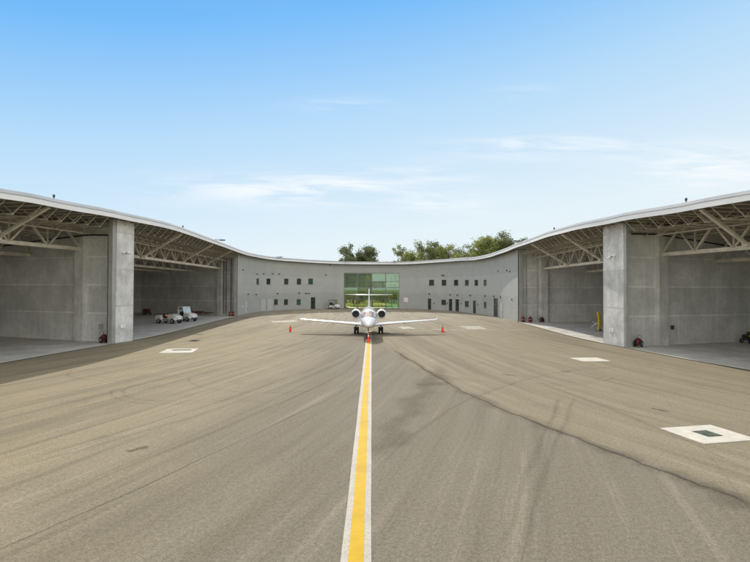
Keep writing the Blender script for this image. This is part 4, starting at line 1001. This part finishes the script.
def drum(pt, lab, r=.28, h_=.85, mat='red'):
    rt = root('fire_extinguisher', lab, 'fire extinguisher', (pt[0], pt[1], .012), 0, 'red extinguisher bottles standing by the hangar jambs')
    b_ = MB(); b_.loft([[Vector((q*math.cos(a*math.pi/9), q*math.sin(a*math.pi/9), z_)) for a in range(18)] for q, z_ in ((r*.9, 0), (r, .05), (r, h_*.78), (r*.5, h_*.93), (r*.25, h_))]); b_.build('cylinder', mat, rt, smooth=True)
    v_ = MB(); v_.tube((0, 0, h_), (0, 0, h_+.1), .05, n=8); v_.box((.08, 0, h_+.1), (.25, .04, .04)); v_.build('valve', 'dark', rt)
    MB().tube((0, 0, h_*.45), (0, 0, h_*.55), r+.004, n=18, caps=False).build('band', 'hub', rt)
drum((-25.3, 90.3), 'red extinguisher by the far left jamb, nearer of the pair')
drum((-25.0, 91.0), 'red extinguisher by the far left jamb, farther of the pair')
drum((23.35, 76.6), 'orange-red extinguisher against the jamb in the far right bay')
drum((24.5, 76.7), 'red extinguisher with white band left of the concrete column, far right bay')
# red tow bar / low dolly in the far left bay
rt = root('tow_dolly', 'long low dark red dolly lying by the rear wall of the far left bay', 'dolly', (-31.4, 94.6, .012), R(14))
f_ = MB(); f_.box((0, 0, .42), (6.4, .5, .14)); f_.box((0, .7, .42), (6.4, .14, .14)); f_.box((-3, .35, .42), (.14, 1, .14)); f_.box((3, .35, .42), (.14, 1, .14)); f_.beam((3.1, .3, .4), (4.6, .3, .3), .1, .1); f_.build('frame', 'dkred', rt, bevel=.02)
for x in (-2.4, -.2, 2.2): wheel(rt, (x, -.05, .24), .24, .16, axis='y'); wheel(rt, (x, .75, .24), .24, .16, axis='y')
MB().box((-1.2, .3, .58), (2.2, .7, .2)).build('load', 'black', rt, bevel=.03)
# dark red machine behind the cab tug
rt = root('ground_power_unit', 'dark red ground power unit behind the cabbed tug', 'power unit', (-30.6, 84.2, .012), R(10))
MB().box((0, 0, .8), (1.7, 1.2, .75)).build('housing', 'dkred', rt, bevel=.06)
MB().box((0, -.61, .9), (.9, .03, .5)).build('grille', 'black', rt)
for x in (-.6, .6):
    for y in (-.5, .5): wheel(rt, (x, y, .25), .25, .14, axis='y')
MB().tube((.5, .3, 1.3), (.5, .3, 1.55), .05, n=8).build('exhaust_pipe', 'dark', rt)
rt = root('ground_power_unit', 'small dark red wheeled unit in the shade beside the left hangar rear corner', 'power unit', (-42.0, 94.0, .012), 0)
MB().box((0, 0, .75), (1.0, 1.1, .75)).build('housing', 'dkred', rt, bevel=.06); MB().box((0, -.56, .8), (.6, .03, .4)).build('grille', 'black', rt)
for x in (-.5, .5): wheel(rt, (x, -.5, .25), .25, .14, axis='y'); wheel(rt, (x, .5, .25), .25, .14, axis='y')
# yellow tow bar stood on end by right pillar
rt = root('tow_bar', 'tall curved bright yellow tow bar standing just left of the right pillar', 'tow bar', (28.0, 61.2, .012), R(20))
b_ = MB(); b_.loft([[Vector((x_+w_*.5*math.cos(a*math.pi/6), .12*math.sin(a*math.pi/6), z_)) for a in range(12)] for x_, w_, z_ in ((-.12, .25, .02), (.0, .42, .35), (.10, .55, .9), (.08, .52, 1.4), (-.05, .38, 1.9), (-.18, .2, 2.35))]); b_.build('beam', 'yel', rt, smooth=True)
MB().box((0, 0, .03), (.7, .5, .05)).build('foot', 'dark', rt); wheel(rt, (.25, .1, .16), .16, .1)
rt = root('wheel_chock_stand', 'small pale angled stand on the floor beside the yellow tow bar', 'stand', (30.4, 67.4, .012), R(-30))
h_ = MB(); h_.beam((-.5, 0, .1), (.5, 0, .75), .09, .09); h_.beam((-.45, .1, .7), (.1, 0, .4), .07, .07); h_.build('arm', 'white', rt); MB().box((-.45, 0, .06), (.5, .4, .1)).build('base', 'hub', rt)
# small yellow-black utility machine in the near right bay
rt = root('air_compressor', 'small black and yellow wheeled compressor with pale front in the near right bay', 'compressor', (36.3, 47.6, .012), R(12))
MB().box((0, 0, .36), (1.5, .9, .14)).build('chassis', 'dark', rt, bevel=.02)
MB().box((-.1, 0, .62), (1.1, .72, .4)).build('housing', 'black', rt, bevel=.06); MB().box((-.1, -.37, .74), (1.0, .03, .12)).build('stripe', 'yel', rt)
MB().tube((0, -.42, .62), (0, -.5, .62), .24, n=16).build('drum_end', 'white', rt)
e = MB(); e.box((.2, 0, .95), (.5, .5, .3)); e.tube((-.4, 0, .8), (-.4, 0, 1.05), .05, n=8); e.tube((.05, -.3, .85), (.05, -.3, 1.05), .12, n=10); e.build('engine', 'dark', rt, bevel=.01); MB().box((.2, 0, 1.13), (.44, .44, .06)).build('engine_cover', 'yel', rt)
for x in (-.5, .5): wheel(rt, (x, -.46, .22), .22, .12, axis='y'); wheel(rt, (x, .46, .22), .22, .12, axis='y')
hh = MB(); hh.tube((.7, -.25, .5), (1.0, -.25, 1.0), .025, n=6); hh.tube((.7, .25, .5), (1.0, .25, 1.0), .025, n=6); hh.tube((1.0, -.25, 1.0), (1.0, .25, 1.0), .025, n=6); hh.build('push_handle', 'dark', rt)

# ------------------------------------------------------------ trees behind
def tree(loc, h_, wd, lab, mat, seed, leaf=.27, nl=9000, style=0, group='trees standing behind the office roof'):
    rr = random.Random(seed); rt = root('broadleaf_tree', lab, 'tree', loc, rr.uniform(0, 6), group)
    tr = MB(); tips = []
    tr.tube((0, 0, -.1), (0, 0, h_*.3), .035*h_*.6, .025*h_*.6, n=8)
    base = Vector((0, 0, h_*.3))
    nb = 9 if style == 0 else 7
    clumps = []
    lead = Vector((rr.uniform(-.5, .5), rr.uniform(-.5, .5), h_*.9)); tr.tube(base, lead, .014*h_, .003*h_, n=6)
    for k in range(nb):
        f = rr.uniform(.05, .8); p_ = base.lerp(lead, f); a = rr.uniform(0, 6.28); ln_ = wd*.5*rr.uniform(.55, 1.0)*(1-.5*f)
        e = p_+Vector((math.cos(a)*ln_, math.sin(a)*ln_, ln_*rr.uniform(.3, 1.0)))
        tr.tube(p_, e, .007*h_, .002*h_, n=5); clumps.append((e, rr.uniform(.09, .16)*wd))
        for q in range(5):
            e2 = e+Vector((rr.uniform(-1, 1), rr.uniform(-1, 1), rr.uniform(-.2, 1)))*wd*.16; tr.tube(p_.lerp(e, .6), e2, .003*h_, .001*h_, n=4); clumps.append((e2, rr.uniform(.045, .10)*wd))
    for q in range(22):
        a = rr.uniform(0, 6.28); rd = rr.uniform(.05, .42)*wd; clumps.append((Vector((math.cos(a)*rd, math.sin(a)*rd, h_*(rr.uniform(.42, .95)-.35*rd/wd))), rr.uniform(.06, .13)*wd))
    clumps.append((lead, .06*wd)); clumps.append((lead-Vector((0, 0, .1*wd)), .10*wd))
    if style == 1:                                  # low skirts, for what shows through the entrance glass
        for q in range(14): a = rr.uniform(0, 6.28); clumps.append((Vector((math.cos(a)*wd*.35, math.sin(a)*wd*.35, h_*rr.uniform(.08, .45))), .14*wd))
    tr.build('trunk', 'bark', rt)
    lf = MB(); tw = sum(c_[1]**2 for c_ in clumps); V_, F_ = [], []
    for c0, r0 in clumps:
        for _ in range(int(nl*r0*r0/tw)):
            d = Vector((rr.gauss(0, 1), rr.gauss(0, 1), rr.gauss(0, .8))).normalized()*r0*(rr.random()**.45)*rr.choice((1, 1, 1, 1.5)); c_ = c0+d
            nrm = Vector((rr.gauss(0, 1), rr.gauss(0, 1), rr.gauss(0, 1)+.5)).normalized(); u = nrm.orthogonal().normalized(); v = nrm.cross(u); s_ = leaf*rr.uniform(.6, 1.3)
            k = len(V_); V_ += [c_-u*s_, c_+v*s_*.55, c_+u*s_, c_-v*s_*.55]; F_.append((k, k+1, k+2, k+3))
    me = bpy.data.meshes.new('crown'); me.from_pydata(V_, [], F_); me.materials.append(M[mat]); o = bpy.data.objects.new('crown', me); C.objects.link(o); o.parent = rt
    return rt
def tree_at(x, ytop, Y, wpx, lab, mat, seed, **k):
    v = ray(x, ytop); t_ = Y/v.y; wd = wpx*Y/FPX
    return tree((v.x*t_, Y, -.06), CH+v.z*t_, wd, lab, mat, seed, **k)
tree_at(359, 248, 168, 44, 'rounded olive green tree above the glass entrance', 'leafd', 3, nl=13000)
tree_at(346, 252, 172, 18, 'narrow dark tree at the left edge of the rounded tree above the entrance', 'leafd', 4, nl=3000)
tree_at(353, 249.5, 170, 28, 'middle crown of the mound of trees above the glass entrance', 'leafd', 44)
tree_at(357, 250, 164, 22, 'front crown filling the notch of the mound above the glass entrance', 'leafd', 45, nl=7000)
tree_at(386, 258.5, 200, 20, 'faint low tree top between the two tree groups', 'leafd', 5, nl=1800)
tree_at(405, 250, 170, 40, 'olive tree starting the long right-hand tree row', 'leafy', 6)
tree_at(421, 241.5, 180, 44, 'second tree of the right-hand row, tall pale olive', 'leaf', 7, nl=8000)
tree_at(437, 242.5, 186, 42, 'spiky dark tree in the right-hand row beside the tall olive one', 'leafd', 8)
tree_at(455, 247.5, 176, 48, 'low yellowish tree in the middle of the right-hand row', 'leafy', 9)
tree_at(470, 245, 182, 44, 'dark leafy tree just left of the tallest bright tree', 'leafd', 10)
tree_at(485, 233, 165, 48, 'tallest bright yellow-green tree of the right-hand row', 'leafy', 11, nl=15000)
tree_at(508, 233, 170, 50, 'tall dark olive tree partly behind the rising roof', 'leafd', 12, nl=10000)
tree_at(528, 236, 176, 40, 'dark tree mostly hidden behind the roof at the far right', 'leafd', 13)
tree_at(448, 256, 200, 60, 'distant low tree behind the yellowish tree', 'leaf', 21, nl=5000)
tree_at(415, 257, 160, 22, 'small bright yellow-green bush crown just above the roof', 'leafy', 22, nl=4000)
# trees and shrubs seen through the entrance glass
gt = 'trees seen through the entrance glass'
tree_at(350, 270, 188, 34, 'shady tree behind the left panes of the entrance', 'leafd', 31, style=1, group=gt, nl=9000)
tree_at(372, 272, 196, 34, 'green tree behind the middle panes of the entrance', 'leaf', 32, style=1, group=gt, nl=9000)
tree_at(394, 271, 190, 34, 'leafy tree behind the right panes of the entrance', 'leaf', 33, style=1, group=gt, nl=9000)
tree_at(332, 268, 205, 34, 'tree behind the wall left of the entrance', 'leaf', 34, style=1, group=gt, nl=6000)
tree_at(412, 268, 205, 34, 'tree behind the wall right of the entrance', 'leafy', 35, style=1, group=gt, nl=6000)
hb = MB(); V_, F_ = [], []; rr = random.Random(5)
for _ in range(26000):
    c_ = Vector((rr.uniform(-70, 70), 225+rr.uniform(-2, 2), 0)); c_.z = rr.random()**.8*(9+2.5*noise.noise(Vector((c_.x*.12, 0, 0)))*2)
    u = Vector((rr.gauss(0, 1), rr.gauss(0, 1), rr.gauss(0, 1))).normalized(); v = u.orthogonal().normalized(); s_ = rr.uniform(.35, .8); k = len(V_); V_ += [c_-u*s_, c_+v*s_*.6, c_+u*s_, c_-v*s_*.6]; F_.append((k, k+1, k+2, k+3))
hb.v = V_; hb.f = F_; o = hb.build('hedge', 'leaf'); o['kind'] = 'stuff'
for o in bpy.data.objects:
    for k in ('_world', '_w'):
        if k in o: del o[k]
